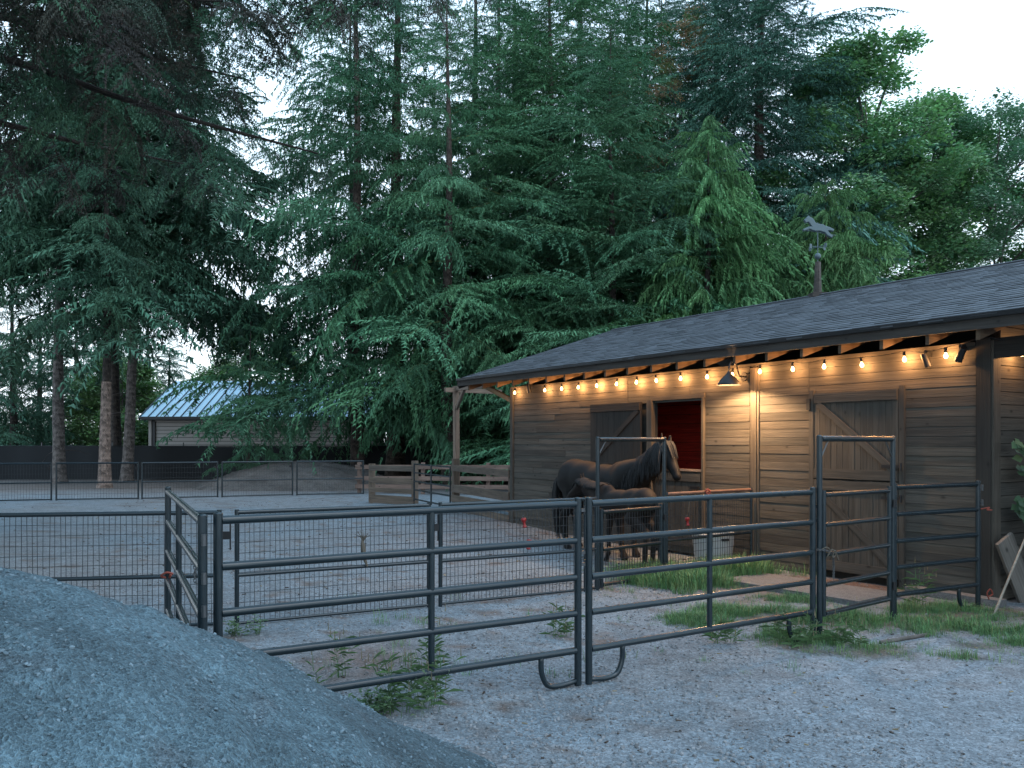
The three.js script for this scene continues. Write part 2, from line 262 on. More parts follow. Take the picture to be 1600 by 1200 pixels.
  for (let k = 0; k < 7; k++) part(low, 'plank', board(0.134, 1.18, 0.022, -4.055 - k * 0.143, 0.64, 0.006), rnd() > 0.5 ? doorMat : doorMat2);
  part(low, 'ledge', board(1.0, 0.03, 0.09, -4.49, 1.247, 0.0), postMat);
  part(low, 'brace', board(0.95, 0.11, 0.02, -4.49, 1.14, 0.028), doorMat2);
  part(low, 'brace', board(0.95, 0.11, 0.02, -4.49, 0.2, 0.028), doorMat2);
  part(low, 'latch', at(new THREE.BoxGeometry(0.16, 0.04, 0.03), -4.12, 1.0, 0.045), ironMat);
  const leaf = (name, s0, s1, y0, y1, z, flip) => {
    const w = s1 - s0, h = y1 - y0, cx = -(s0 + s1) / 2, cy = (y0 + y1) / 2, d = part(barn, name, at(new THREE.BoxGeometry(w, h, 0.02), cx, cy, z), darkWood), n = Math.round(w / (flip ? 0.15 : 0.082));
    for (let k = 0; k < n; k++) part(d, 'plank', board(w / n - 0.003, h - 0.004, 0.018, cx - w / 2 + (k + 0.5) * w / n, cy + R(-0.004, 0.004), z + 0.018 + R(-0.002, 0.002)), flip ? leafDark : rnd() > 0.5 ? doorMat : doorMat2);
    for (const y of [y0 + 0.065, y1 - 0.065]) part(d, 'brace', board(w - 0.02, 0.115, 0.02, cx, y, z + 0.038), flip ? leafDark : doorMat2);
    const bl = Math.hypot(w - 0.12, h - 0.26), a = Math.atan2(h - 0.26, w - 0.12) * (flip ? 1 : -1);
    part(d, 'diagonal_brace', board(bl, 0.075, 0.019, cx, cy, z + 0.0375, a), flip ? leafDark : doorMat2);
    return d;
  };
  leaf('upper_half_door', 5.24, 6.47, 1.2, 2.27, 0.035, true);
  // right hand stall door, two halves
  const du = leaf('upper_stall_door', 0.98, 2.1, 1.208, 2.255, 0.012, false), dl = leaf('lower_stall_door', 0.98, 2.1, 0.1, 1.2, 0.012, false);
  part(barn, 'door_jamb', board(0.07, 2.29, 0.05, -2.14, 1.145, 0.02), doorMat2); part(barn, 'door_jamb', board(0.06, 2.29, 0.05, -0.945, 1.145, 0.016), doorMat2);
  for (const [d, y] of [[du, 1.38], [dl, 1.02]]) { const h = part(d, 'hinge', [clean(at(new THREE.BoxGeometry(0.22, 0.035, 0.012), -1.06, y, 0.066)), clean(at(new THREE.CylinderGeometry(0.014, 0.014, 0.08, 8), -0.94, y, 0.062))], ironMat); }
  part(du, 'latch', at(new THREE.BoxGeometry(0.05, 0.14, 0.03), -2.17, 2.12, 0.05), ironMat);
  // rafters, beams, fascia
  const rl = Math.hypot(EAVE.z - RIDGE.z, RIDGE.y - EAVE.y);
  for (let s = -0.06 - 0.53 * 8; s < 10.2; s += 0.53) {
    const sh = new THREE.Shape(), dz = EAVE.z - 0.03, yb = roofY(dz) - 0.055;      // plumb cut tail
    sh.moveTo(dz, yb); sh.lineTo(dz, yb - 0.175); sh.lineTo(RIDGE.z, roofY(RIDGE.z) - 0.23); sh.lineTo(RIDGE.z, roofY(RIDGE.z) - 0.055);
    const g = new THREE.ExtrudeGeometry(sh, { depth: 0.04, bevelEnabled: false }); g.rotateY(-Math.PI / 2);
    g.scale(1, 1, 1); const p = g.attributes.position, uv = g.attributes.uv; for (let i = 0; i < p.count; i++) uv.setXY(i, p.getZ(i) / 1.7 + s, p.getY(i) / 0.45);
    g.translate(-s + 0.02, 0, 0); part(barn, 'rafter', g, rafterMat);
  }
  part(barn, 'fascia', board(ROOF_R - ROOF_L, 0.115, 0.024, (ROOF_R + ROOF_L) / 2, EAVE.y - 0.062, EAVE.z - 0.008), fasciaMat);
  part(barn, 'fascia', board(ROOF_R - ROOF_L, 0.115, 0.024, (ROOF_R + ROOF_L) / 2, EAVE.y - 0.062, 2 * RIDGE.z - EAVE.z + 0.008), fasciaMat);
  part(barn, 'drip_edge', at(new THREE.BoxGeometry(ROOF_R - ROOF_L, 0.045, 0.04), (ROOF_R + ROOF_L) / 2, EAVE.y + 0.012, EAVE.z + 0.012), ironMat);
  for (const sg of [1, -1]) part(barn, 'barge_board', board(0.024, 0.14, rl - 0.02, ROOF_L + 0.012, (EAVE.y + RIDGE.y) / 2 - 0.105, RIDGE.z + sg * (EAVE.z - RIDGE.z) / 2, 0, 0, sg * ang), fasciaMat);
  // beam over the breezeway and the left porch
  part(barn, 'beam', board(4.4, 0.2, 0.1, 2.24, 2.62, -0.04), darkWood);
  const bar = (name, p, q, w, m) => { const A = V(...p), B = V(...q), d = B.clone().sub(A), g = board(d.length(), w, w * 0.8); g.applyQuaternion(new THREE.Quaternion().setFromUnitVectors(V(1, 0, 0), d.clone().normalize())); g.translate((A.x + B.x) / 2, (A.y + B.y) / 2, (A.z + B.z) / 2); return part(barn, name, g, m); };
  part(barn, 'porch_post', board(0.11, 2.86, 0.11, -12.29, 1.43, -0.69, 0.012), postMat);
  bar('porch_beam', [-12.5, 2.88, -0.74], [-10.0, 2.80, -0.16], 0.1, postMat); bar('porch_beam', [-12.29, 2.83, -0.4], [-12.29, 2.83, -1.9], 0.1, postMat);
  bar('knee_brace', [-12.25, 2.42, -0.68], [-11.72, 2.82, -0.56], 0.075, postMat); bar('knee_brace', [-10.15, 2.79, -0.14], [-8.94, 2.44, -0.02], 0.085, litBraceWood);  // second brace is paler and more orange: bulb glow put into its colour
  // roof deck and shingles
  const deck = [];
  for (const sg of [1, -1]) { const g = new THREE.BoxGeometry(ROOF_R - ROOF_L, 0.03, rl); g.rotateX(sg * ang); g.translate((ROOF_R + ROOF_L) / 2, (EAVE.y + RIDGE.y) / 2 - 0.018, RIDGE.z + sg * (EAVE.z - RIDGE.z) / 2); deck.push(clean(g)); }
  const roof = part(barn, 'roof', deck, wood(0.13, 0.09, 0.06));
  const pos = [], c = [], nor = [], g7 = RNG(21);
  const quad = (a, b, cc, d, k) => { const n = b.clone().sub(a).cross(d.clone().sub(a)).normalize(); for (const q of [a, b, cc, a, cc, d]) { pos.push(q.x, q.y, q.z); c.push(...k); nor.push(n.x, n.y, n.z); } };
  const up = V(0, Math.sin(ang), -Math.cos(ang)), out = V(0, Math.cos(ang), Math.sin(ang)), E0 = V(0, EAVE.y + 0.008, EAVE.z + 0.03), expo = 0.142;
  const nrow = Math.ceil((rl + 0.03) / expo);
  for (let r = 0; r < nrow; r++) {
    let x = ROOF_L - 0.02 + (r % 2) * 0.12 + g7() * 0.08 - 0.2;
    while (x < ROOF_R) {
      const w = R(0.13, 0.30, g7), x1 = Math.min(ROOF_R, x + w - 0.004), xa = Math.max(ROOF_L - 0.02, x), th = R(0.008, 0.016, g7), k = R(0.72, 1.28, g7), tone = [0.078 * k, 0.083 * k, 0.094 * k], jit = R(-0.006, 0.006, g7);
      if (x1 > xa) {
        const lo = E0.clone().addScaledVector(up, r * expo + jit), hi = E0.clone().addScaledVector(up, Math.min(rl + 0.03, (r + 1) * expo + 0.02));
        const P = (xx, b, o) => V(xx, b.y + out.y * o, b.z + out.z * o);
        quad(P(xa, lo, th), P(x1, lo, th), P(x1, hi, 0.003), P(xa, hi, 0.003), tone);
        quad(P(xa, lo, -0.002), P(x1, lo, -0.002), P(x1, lo, th), P(xa, lo, th), tone);
        quad(P(x1, lo, -0.002), P(x1, hi, -0.002), P(x1, hi, 0.003), P(x1, lo, th), tone);
      }
      x += w;
    }
  }
  const sg = new THREE.BufferGeometry(); sg.setAttribute('position', new THREE.Float32BufferAttribute(pos, 3)); sg.setAttribute('normal', new THREE.Float32BufferAttribute(nor, 3)); sg.setAttribute('color', new THREE.Float32BufferAttribute(c, 3));
  part(roof, 'shingles', sg, new THREE.MeshStandardMaterial({ vertexColors: true, roughness: 0.82 }), 'stuff');
  const rear = new THREE.BoxGeometry(ROOF_R - ROOF_L, 0.014, rl); rear.rotateX(-ang); rear.translate((ROOF_R + ROOF_L) / 2, (EAVE.y + RIDGE.y) / 2 + 0.01, RIDGE.z - (EAVE.z - RIDGE.z) / 2);
  part(roof, 'rear_shingles', rear, new THREE.MeshStandardMaterial({ color: col(0.1, 0.107, 0.12), roughness: 0.9 }));
  const cap = []; for (let x = ROOF_L; x < ROOF_R - 0.1; x += 0.24) { const g = new THREE.CylinderGeometry(0.09, 0.09, 0.3, 6, 1, false); g.scale(0.28, 1, 1); g.rotateZ(Math.PI / 2 + R(-0.02, 0.02)); g.translate(x + 0.13, RIDGE.y + 0.014, RIDGE.z); cap.push(clean(g)); }
  part(roof, 'ridge_cap', cap, new THREE.MeshStandardMaterial({ color: col(0.09, 0.095, 0.108), roughness: 0.9 }));
}
solo('concrete_sill', (() => { const g = board(1.0, 0.09, 0.16); return g; })(), new THREE.MeshStandardMaterial({ color: col(0.2 * 2.6, 0.19 * 2.6, 0.19 * 2.6), map: gravelTex, roughness: 0.95 }), 'narrow concrete sill along the barn foot beside the right post', 'sill').position.set(...bp(0.3, 0.03, 0.13));
scene.children[scene.children.length - 1].rotation.y = BT;
{ const p = solo('concrete_pad', board(1.75, 0.09, 0.8), new THREE.MeshStandardMaterial({ color: col(0.17 * 2.7, 0.168 * 2.7, 0.17 * 2.7), map: gravelTex, bumpMap: gravelBump, bumpScale: 0.004, roughness: 0.95 }), 'flat concrete pad on the ground before the right stall door', 'pad'); p.position.set(...bp(1.52, 0.008, 0.95)); p.rotation.y = BT + 0.06; }

// ---------------------------------------------------------------- string lights, lamp and small fittings on the barn
const WARM = col(1.0, 0.47, 0.16);
const bulbMat = new THREE.MeshStandardMaterial({ color: col(0.9, 0.7, 0.4), emissive: col(1.0, 0.60, 0.24), emissiveIntensity: 7, roughness: 0.3 });
function bulbGeo() { return new THREE.LatheGeometry([[0, -0.048], [0.014, -0.045], [0.024, -0.032], [0.027, -0.015], [0.022, 0.004], [0.013, 0.02], [0.0115, 0.03], [0, 0.031]].map((p) => new THREE.Vector2(p[0], p[1])), 14); }
{
  const root = thing('string_lights', 'string of warm glowing bulbs hung along the barn wall top', 'string lights', bp(8.69, 2.66, 0.1), BT);
  const S0 = [8.69, 7.72, 7.22, 6.75, 6.26, 5.76, 5.29, 4.85, 4.34, 3.82, 3.36, 2.89, 2.37, 1.91, 1.4, 0.87, 0.4], Y = [0, 0, 0, 0, 0, 0, 0, 0, 0, -0.01, -0.012, 0, -0.006, -0.008, -0.025, -0.004, -0.004];
  const bg = bulbGeo().scale(0.85, 0.85, 0.85), sg = new THREE.CylinderGeometry(0.013, 0.017, 0.055, 10); sg.translate(0, 0.052, 0);
  const cpts = [];
  const put = (lx, ly, lz) => {
    const so = part(root, 'socket', sg, ironMat); so.position.set(lx, ly, lz); so.rotation.set(R(-0.12, 0.12), 0, R(-0.16, 0.16));
    const b = part(so, 'bulb', bg, bulbMat);
    root.updateMatrixWorld(true);
    const w = b.getWorldPosition(V(0, 0, 0)), l = new THREE.PointLight(WARM, 0.56 * R(0.75, 1.25), 0, 2); l.position.copy(w).add(V(0, -0.014, 0)); l.castShadow = true; l.shadow.radius = 1; l.name = 'bulb'; scene.add(l);
  };
  S0.forEach((s, i) => {
    const lx = 8.69 - s, ly = -0.075 + Y[i], top = ly + 0.078;
    if (i) { const pm = 8.69 - (S0[i - 1] + s) / 2; cpts.push(V(pm, top - 0.015 + R(-0.02, 0.02), R(-0.01, 0.015))); }
    cpts.push(V(lx, top, 0)); put(lx, ly, 0);
  });
  cpts.push(V(8.69 + 0.05, 0.06, 0.0), V(8.69 + 0.14, 0.02, -0.12), V(8.69 + 0.16, 0.0, -0.42));
  put(8.69 + 0.16, -0.08, -0.44);
  cpts.push(V(8.69 + 0.17, 0.02, -0.8));
  part(root, 'cable', tube(new THREE.CatmullRomCurve3(cpts).getPoints(140), 0.0045, 5), ironMat);
}
{
  const [s, n] = [3.13, 0.42], root = thing('barn_lamp', 'dark gooseneck barn lamp with wide shade lighting the wall', 'wall lamp', bp(3.2, 2.5, 0.02), BT);
  const lx = 3.2 - s, dark = new THREE.MeshStandardMaterial({ color: col(0.018, 0.015, 0.014), roughness: 0.5, metalness: 0.2, side: THREE.DoubleSide });
  const bx = part(root, 'wall_plate', new THREE.CylinderGeometry(0.06, 0.06, 0.025, 18), dark); bx.rotation.x = Math.PI / 2; bx.position.set(0.0, 0.03, 0.03);
  part(root, 'gooseneck', tube(curve([V(0, 0.03, 0.04), V(0, 0.04, 0.12), V(lx * 0.3, 0.17, 0.2), V(lx * 0.8, 0.21, 0.33), V(lx, 0.15, n - 0.03), V(lx, 0.04, n - 0.02)], 22), 0.011, 8), dark);
  const sh = part(root, 'shade', new THREE.LatheGeometry([[0.022, 0.09], [0.03, 0.06], [0.045, 0.045], [0.075, 0.015], [0.12, -0.03], [0.165, -0.085], [0.172, -0.112], [0.166, -0.112], [0.116, -0.04], [0.07, 0.005], [0.03, 0.03]].map((p) => new THREE.Vector2(p[0], p[1])), 32), dark); sh.position.set(lx, 0, n - 0.02); sh.scale.setScalar(0.9);
  const bl = part(root, 'bulb', new THREE.SphereGeometry(0.026, 14, 10), new THREE.MeshStandardMaterial({ color: col(0.9, 0.7, 0.4), emissive: col(1, 0.66, 0.32), emissiveIntensity: 6 })); bl.position.set(lx, -0.045, n - 0.02);
  root.updateMatrixWorld(true);
  const l = new THREE.PointLight(col(1.0, 0.58, 0.27), 12, 0, 2); l.position.copy(bl.getWorldPosition(V(0, 0, 0))); l.castShadow = true; l.shadow.radius = 1.2; scene.add(l);
}
function flood(s, y, label, tilt) {
  const root = thing('flood_light', label, 'flood light', bp(s, y, 0.02), BT, 'unlit fittings on the barn wall');
  const b = part(root, 'housing', new THREE.CylinderGeometry(0.034, 0.042, 0.15, 14), ironMat); b.position.set(0, -0.03, 0.08); b.rotation.set(0.2, 0, tilt);
  part(root, 'bracket', at(new THREE.BoxGeometry(0.035, 0.07, 0.09), 0, 0.045, 0.04), ironMat);
}
flood(8.22, 2.66, 'dark can light near the left end of the string lights', 0.02); flood(0.62, 2.57, 'small dark flood light left of the last wall bulb', 0.25); flood(0.24, 2.6, 'dark tilted flood light nearest the corner post', -0.5);

// weathervane: running horse over direction arms on an old wooden stump at the ridge
{
  const base = bp(4.9, 4.2, -3.76), root = thing('weathervane', 'weathered horse weathervane on a wooden stump on the barn ridge', 'weathervane', base, 0);
  const verd = new THREE.MeshStandardMaterial({ color: col(0.11, 0.15, 0.165), roughness: 0.6, metalness: 0.3 });
  const st = new THREE.CylinderGeometry(0.055, 0.085, 0.62, 9, 4); { const p = st.attributes.position; for (let i = 0; i < p.count; i++) p.setXYZ(i, p.getX(i) * R(0.85, 1.15), p.getY(i), p.getZ(i) * R(0.85, 1.15)); st.computeVertexNormals(); }
  part(root, 'stump', at(st.scale(0.85, 1, 0.85), 0, 0.3, 0), wood(0.085, 0.073, 0.070)); part(root, 'saddle', board(0.26, 0.08, 0.26, 0, 0.02, 0), wood(0.06, 0.052, 0.05));
  part(root, 'rod', at(new THREE.CylinderGeometry(0.009, 0.009, 0.72, 8), 0, 0.94, 0), verd); part(root, 'ball', at(new THREE.SphereGeometry(0.055, 16, 12), 0, 0.71, 0), verd);
  const arms = []; for (const a of [0.5, 0.5 + Math.PI / 2]) { const g = new THREE.CylinderGeometry(0.006, 0.006, 0.34, 6); g.rotateZ(Math.PI / 2); g.rotateY(a); g.translate(0, 0.87, 0); arms.push(clean(g)); for (const s of [-1, 1]) { const l = new THREE.BoxGeometry(0.05, 0.075, 0.008); l.translate(0.17 * s, 0, 0); l.rotateY(a); l.translate(0, 0.87, 0); arms.push(clean(l)); } }
  part(root, 'direction_arms', arms, verd);
  const arrow = [clean(new THREE.CylinderGeometry(0.006, 0.006, 0.52, 6).rotateZ(Math.PI / 2)), clean(new THREE.ConeGeometry(0.026, 0.08, 8).rotateZ(Math.PI / 2).translate(-0.27, 0, 0))];
  const ar = part(root, 'arrow', arrow, verd); ar.position.set(0.06, 1.12, 0); ar.rotation.z = -0.18;
  const o = [[-0.21, 1.30], [-0.235, 1.335], [-0.20, 1.365], [-0.165, 1.405], [-0.15, 1.385], [-0.10, 1.36], [-0.05, 1.285], [-0.01, 1.265], [0.08, 1.255], [0.13, 1.225], [0.20, 1.205], [0.27, 1.17], [0.26, 1.15], [0.19, 1.165], [0.16, 1.15], [0.20, 1.10], [0.25, 1.055], [0.235, 1.04], [0.17, 1.075], [0.12, 1.13], [0.04, 1.155], [-0.06, 1.155], [-0.15, 1.19], [-0.245, 1.155], [-0.255, 1.17], [-0.16, 1.215], [-0.10, 1.22], [-0.13, 1.27], [-0.165, 1.315]];
  const hs = new THREE.Shape(o.map((p) => new THREE.Vector2(p[0] * 1.0, p[1])));
  part(root, 'horse_figure', new THREE.ExtrudeGeometry(hs, { depth: 0.03, bevelEnabled: true, bevelThickness: 0.018, bevelSize: 0.012, bevelSegments: 2 }).translate(0, 0, -0.015), verd);
}

// ---------------------------------------------------------------- corral panels of round tube
const dirOf = (a, b) => [Math.hypot(b[0] - a[0], b[1] - a[1]), Math.atan2(b[1] - a[1], b[0] - a[0])];  // (x, distance) pairs
const RAILS = [0.236, 0.489, 0.734, 0.985, 1.236];
const cylX = (x0, x1, y, r, z = 0) => { const g = new THREE.CylinderGeometry(r, r, x1 - x0, 14); g.rotateZ(Math.PI / 2); return g.translate((x0 + x1) / 2, y, z); };
const cylY = (y0, y1, x, r, z = 0) => new THREE.CylinderGeometry(r, r, y1 - y0, 14).translate(x, (y0 + y1) / 2, z);
function post(root, x, y0, y1, r = 0.025) { const p = part(root, 'post', cylY(y0, y1, x, r), steel); part(p, 'cap', new THREE.SphereGeometry(r * 1.03, 14, 6, 0, 6.3, 0, Math.PI / 2).scale(1, 0.45, 1).translate(x, y1, 0), steel); return p; }
function foot(root, x, side) { // bent skid under the bottom rail, joined to the end post
  const pts = curve([V(x - side * 0.30, 0.23, 0), V(x - side * 0.295, 0.12, 0), V(x - side * 0.25, 0.035, 0), V(x - side * 0.16, 0.016, 0), V(x - side * 0.02, 0.028, 0)], 14); part(root, 'skid_foot', tube(pts, 0.019, 8), steel);
}
function lugs(root, x, side, list) { for (const y of list) part(root, 'connector', [clean(at(new THREE.BoxGeometry(0.055, 0.022, 0.02), x + side * 0.045, y, 0)), clean(at(new THREE.CylinderGeometry(0.013, 0.013, 0.06, 8), x + side * 0.068, y, 0))], galv); }
function tubePanel(label, a, b, stays, feet, lugList = []) {
  const [L, ang] = dirOf(a, b), root = thing('corral_panel', label, 'fence panel', [a[0], 0, -a[1]], ang, 'round tube corral panels');
  post(root, 0, 0.0, 1.27); post(root, L, 0.0, 1.27);
  for (const y of RAILS) part(root, 'rail', cylX(0.02, L - 0.02, y, 0.0235), steel);
  for (const t of stays) part(root, 'stay', cylY(RAILS[0], RAILS[4], L * t, 0.021), steel);
  for (const s of feet) foot(root, s > 0 ? L : 0, s);
  for (const [end, ys] of lugList) lugs(root, end > 0 ? L : 0, end, ys);
  return root;
}
tubePanel('front corral panel rising out of the gravel pile', [-1.585, 4.59], [0.45, 5.81], [0.535], [1], [[1, [1.19, 0.9, 0.82]]]);
tubePanel('middle front corral panel directly left of the tall gate', [0.527, 5.841], [2.517, 7.122], [0.49], [-1, 1], [[1, [1.12, 1.0]]]);
tubePanel('short corral panel joined to the barn corner post', [3.545, 7.9], [4.648, 8.492], [], [1], [[1, [1.2, 1.05]]]);
tubePanel('receding corral panel behind the gravel pile at left', [-2.91, 7.2], [-1.625, 4.47], [0.42], [], [[1, [1.15, 0.95, 0.78]]]);
function headGate(label, a, b, rails, mesh) {
  const [L, ang] = dirOf(a, b), root = thing('walk_through_gate', label, 'gate', [a[0], 0, -a[1]], ang, 'tall framed walk-through gates');
  post(root, 0, 0, 1.705, 0.024); post(root, L, 0, 1.705, 0.024);
  part(root, 'header', cylX(0.02, L - 0.02, 1.685, 0.026), steel);
  for (const s of [0, 1]) part(root, 'gusset', tube([V(s ? L - 0.02 : 0.02, 1.52, 0), V(s ? L - 0.13 : 0.13, 1.665, 0)], 0.007, 6), galv);
  const lf = part(root, 'gate_leaf', cylY(0.19 * (mesh ? 0.1 : 1), rails[rails.length - 1] + 0.04, 0.062, 0.021), steel);
  part(lf, 'stile', cylY(0.19 * (mesh ? 0.1 : 1), rails[rails.length - 1] + 0.04, L - 0.062, 0.021), steel);
  for (const y of rails) part(lf, 'rail', cylX(0.08, L - 0.08, y, 0.0215), steel);
  if (mesh) part(lf, 'wire_mesh', wires(0.08, L - 0.08, rails[0], rails[rails.length - 1]), wireMat, 'stuff');
  for (const y of [rails[0] + 0.12, rails[rails.length - 1] - 0.12]) part(root, 'hinge', [clean(at(new THREE.BoxGeometry(0.07, 0.05, 0.02), L - 0.03, y, 0)), clean(at(new THREE.CylinderGeometry(0.02, 0.02, 0.07, 8), L - 0.012, y, 0.018))], ironMat);
  return root;
}
function wires(x0, x1, y0, y1, dx = 0.0455, dy = 0.092, w = 0.0042, jitter = 0.004) {
  const out = [], nx = Math.round((x1 - x0) / dx), ny = Math.round((y1 - y0) / dy), box = (a, b, c, x, y, z) => clean(new THREE.BoxGeometry(a, b, c).translate(x, y, z));
  for (let i = 0; i <= nx; i++) { const g = new THREE.BoxGeometry(w, y1 - y0, w, 1, 5, 1), p = g.attributes.position, x = x0 + (x1 - x0) * i / nx + R(-jitter, jitter), a = R(-jitter, jitter); for (let k = 0; k < p.count; k++) p.setX(k, p.getX(k) + x + Math.sin(p.getY(k) * 4 + i) * jitter * 0.7 + a * p.getY(k)); g.translate(0, (y0 + y1) / 2, 0); out.push(clean(g)); }
  for (let j = 0; j <= ny; j++) { const g = new THREE.BoxGeometry(x1 - x0, w, w, 14, 1, 1), p = g.attributes.position, y = y0 + (y1 - y0) * j / ny; for (let k = 0; k < p.count; k++) p.setY(k, p.getY(k) + y + Math.sin(p.getX(k) * 3.1 + j * 2) * jitter * 0.8); g.translate((x0 + x1) / 2, 0, 0.002); out.push(clean(g)); }
  return mergeGeometries(out);
}
headGate('tall walk-through gate in front of the right stall door', [2.575, 7.13], [3.527, 7.885], [0.21, 0.453, 0.707, 0.956, 1.21], false);
headGate('tall wire-filled gate standing before the two horses', [0.959, 9.516], [1.838, 10.269], [0.05, 0.447, 0.868], true);

// wire mesh panels
function wirePanel(label, a, b, opt = {}) {
  const { h = 1.04, mid = 0.46, lean = 0, r = 0.02, group = 'wire mesh panels of the paddock fence', dx = 0.0455, dy = 0.092, w = 0.0042, bottom = 0.03, y = 0, topMat = steel } = opt;
  const [L, ang] = dirOf(a, b), root = thing('wire_mesh_panel', label, 'fence panel', [a[0], y, -a[1]], ang, group); root.rotation.x = 0;
  for (const x of [0, L]) part(root, 'post', cylY(0, h + 0.01, x, r), steel);
  part(root, 'rail', cylX(0, L, h - 0.015, r), topMat); part(root, 'rail', cylX(0, L, mid, r * 0.85), steel); part(root, 'rail', cylX(0, L, bottom, r * 0.7), steel);
  part(root, 'wire_mesh', wires(0.02, L - 0.02, bottom, h - 0.02, dx, dy, w), wireMat, 'stuff');
  if (lean) { root.rotation.order = 'YXZ'; root.rotation.x = lean; }
  return root;
}
function latch(root, x, y) { part(root, 'latch', [clean(at(new THREE.BoxGeometry(0.07, 0.07, 0.03), x, y, 0)), clean(at(new THREE.CylinderGeometry(0.007, 0.007, 0.26, 6), x + 0.03, y, 0))], ironMat); }
latch(wirePanel('left mesh panel running out of the frame behind the pile', [-5.7, 7.15], [-2.62, 7.62]), 3.18, 0.82);
latch(wirePanel('mesh panel behind the front corral panel with frayed rope', [-2.47, 7.64], [-0.83, 8.5]), 1.92, 0.8);
wirePanel('mesh panel with red handles ahead of the horses', [-0.72, 8.55], [0.81, 9.395]);
wirePanel('mesh panel from the wire gate to the barn wall, red twine on its rail', [1.87, 10.3], [3.16, 11.25], { topMat: wood(0.16, 0.09, 0.07) });
wirePanel('short mesh panel between the latch post and the wire gate', [0.83, 9.41], [0.94, 9.5]);
{
  const P = [[-17.6, 22.4], [-12.99, 24.0], [-12.847, 24.0], [-10.772, 24.53], [-10.66, 24.53], [-8.777, 25.38], [-8.643, 25.38], [-6.778, 26.28], [-6.64, 26.28], [-4.7, 26.9]];
  const lab = ['far mesh panel at the left edge of the frame', 'far mesh panel in front of the pale barkless trunk', 'far mesh panel in front of the siding house corner', 'far mesh panel at the left side of the sandy mound', 'far mesh panel ending at the board fence'];
  for (let k = 0; k < 5; k++) latch(wirePanel(lab[k], P[2 * k], P[2 * k + 1], { group: 'mesh panels along the far side of the paddock', dx: 0.075, dy: 0.15, w: 0.005, mid: 0.5, r: 0.024, h: 1.06 }), dirOf(P[2 * k], P[2 * k + 1])[0] - 0.06, 0.9);
}

// ---------------------------------------------------------------- small things on the fences
function chain(label, pts, r, n) { const root = thing('chain', label, 'chain', pts[0]), c = new THREE.CatmullRomCurve3(pts.map((p) => V(p[0] - pts[0][0], p[1] - pts[0][1], p[2] - pts[0][2]))); for (let i = 0; i < n; i++) { const m = part(root, 'link', new THREE.TorusGeometry(r, r * 0.3, 6, 10).scale(1.5, 1, 1), galv); m.position.copy(c.getPointAt((i + 0.5) / n)); const t = c.getTangentAt((i + 0.5) / n); m.quaternion.setFromUnitVectors(V(1, 0, 0), t); m.rotateX(i % 2 ? Math.PI / 2 : 0.2); } return root; }
chain('short bright chain hanging on the receding left panel', [[-1.93, 1.02, -5.12], [-1.91, 0.97, -5.1], [-1.9, 0.9, -5.1], [-1.9, 0.82, -5.1]], 0.009, 11);
chain('chain looped round the gate post at the tall gate', [[2.54, 0.76, -7.08], [2.62, 0.75, -7.09], [2.7, 0.71, -7.17], [2.72, 0.62, -7.2], [2.72, 0.5, -7.2]], 0.008, 30);
solo('chain_knot', tube(curve([V(2.56, 0.745, -7.1), V(2.62, 0.78, -7.09), V(2.66, 0.74, -7.12), V(2.63, 0.70, -7.1), V(2.67, 0.76, -7.1), V(2.71, 0.71, -7.13), V(2.68, 0.69, -7.12), V(2.70, 0.75, -7.12), V(2.75, 0.66, -7.17)], 50), 0.0055, 6), ropeMat, 'tangled grey rope knot tied on the tall gate', 'rope');
solo('twine', tube(curve([V(4.66, 0.99, -8.46), V(4.70, 1.0, -8.45), V(4.74, 1.005, -8.45), V(4.71, 0.985, -8.44), V(4.77, 0.98, -8.46)], 24), 0.007, 6), twineMat, 'orange twine tying the short panel to the corner post', 'twine');
solo('twine', tube(curve([V(4.72, 0.1, -8.42), V(4.70, 0.16, -8.42), V(4.73, 0.2, -8.42), V(4.76, 0.15, -8.43), V(4.72, 0.13, -8.42)], 24), 0.007, 6), twineMat, 'orange twine loop low on the barn corner post', 'twine');
solo('twine', tube(curve([V(2.42, 1.03, -10.68), V(2.45, 1.06, -10.68), V(2.49, 1.03, -10.7), V(2.46, 0.99, -10.68), V(2.43, 1.04, -10.69), V(2.48, 0.97, -10.7)], 24), 0.012, 6), twineMat, 'red twine knotted on the rail above the white tub', 'twine');
solo('twine', tube(curve([V(-2.86, 0.545, -7.18), V(-2.9, 0.56, -7.15), V(-2.95, 0.53, -7.16), V(-2.9, 0.51, -7.19), V(-2.87, 0.54, -7.16)], 20), 0.01, 6), twineMat, 'orange twine round the receding left panel post', 'twine');
function gateHandle(label, x, y, z, tilt) {
  const root = thing('gate_handle', label, 'gate handle', [x, y, z], 0, 'red gate handles on the mesh fence');
  part(root, 'grip', new THREE.LatheGeometry([[0, 0], [0.03, 0.004], [0.036, 0.02], [0.022, 0.035], [0.019, 0.075], [0.026, 0.095], [0.042, 0.115], [0.044, 0.14], [0.03, 0.155], [0, 0.158]].map((p) => new THREE.Vector2(...p)), 16), redPlastic);
  part(root, 'hook', new THREE.TorusGeometry(0.018, 0.004, 6, 12, 4.4).translate(0, 0.175, 0), galv); root.rotation.z = tilt; root.scale.setScalar(0.68); return root;
}
gateHandle('upper red gate handle hanging on the mesh panel', 0.135, 0.75, -8.98, 0.15); gateHandle('lower red gate handle above the mesh mid rail', 0.17, 0.52, -8.99, 3.0 - Math.PI); gateHandle('red gate handle hanging on a cord by the white tub', 2.17, 0.62, -10.5, 0.1);
solo('cord', tube([V(2.175, 0.79, -10.49), V(2.19, 0.92, -10.52)], 0.005, 5), ropeMat, 'pale cord holding the red handle by the tub', 'cord');
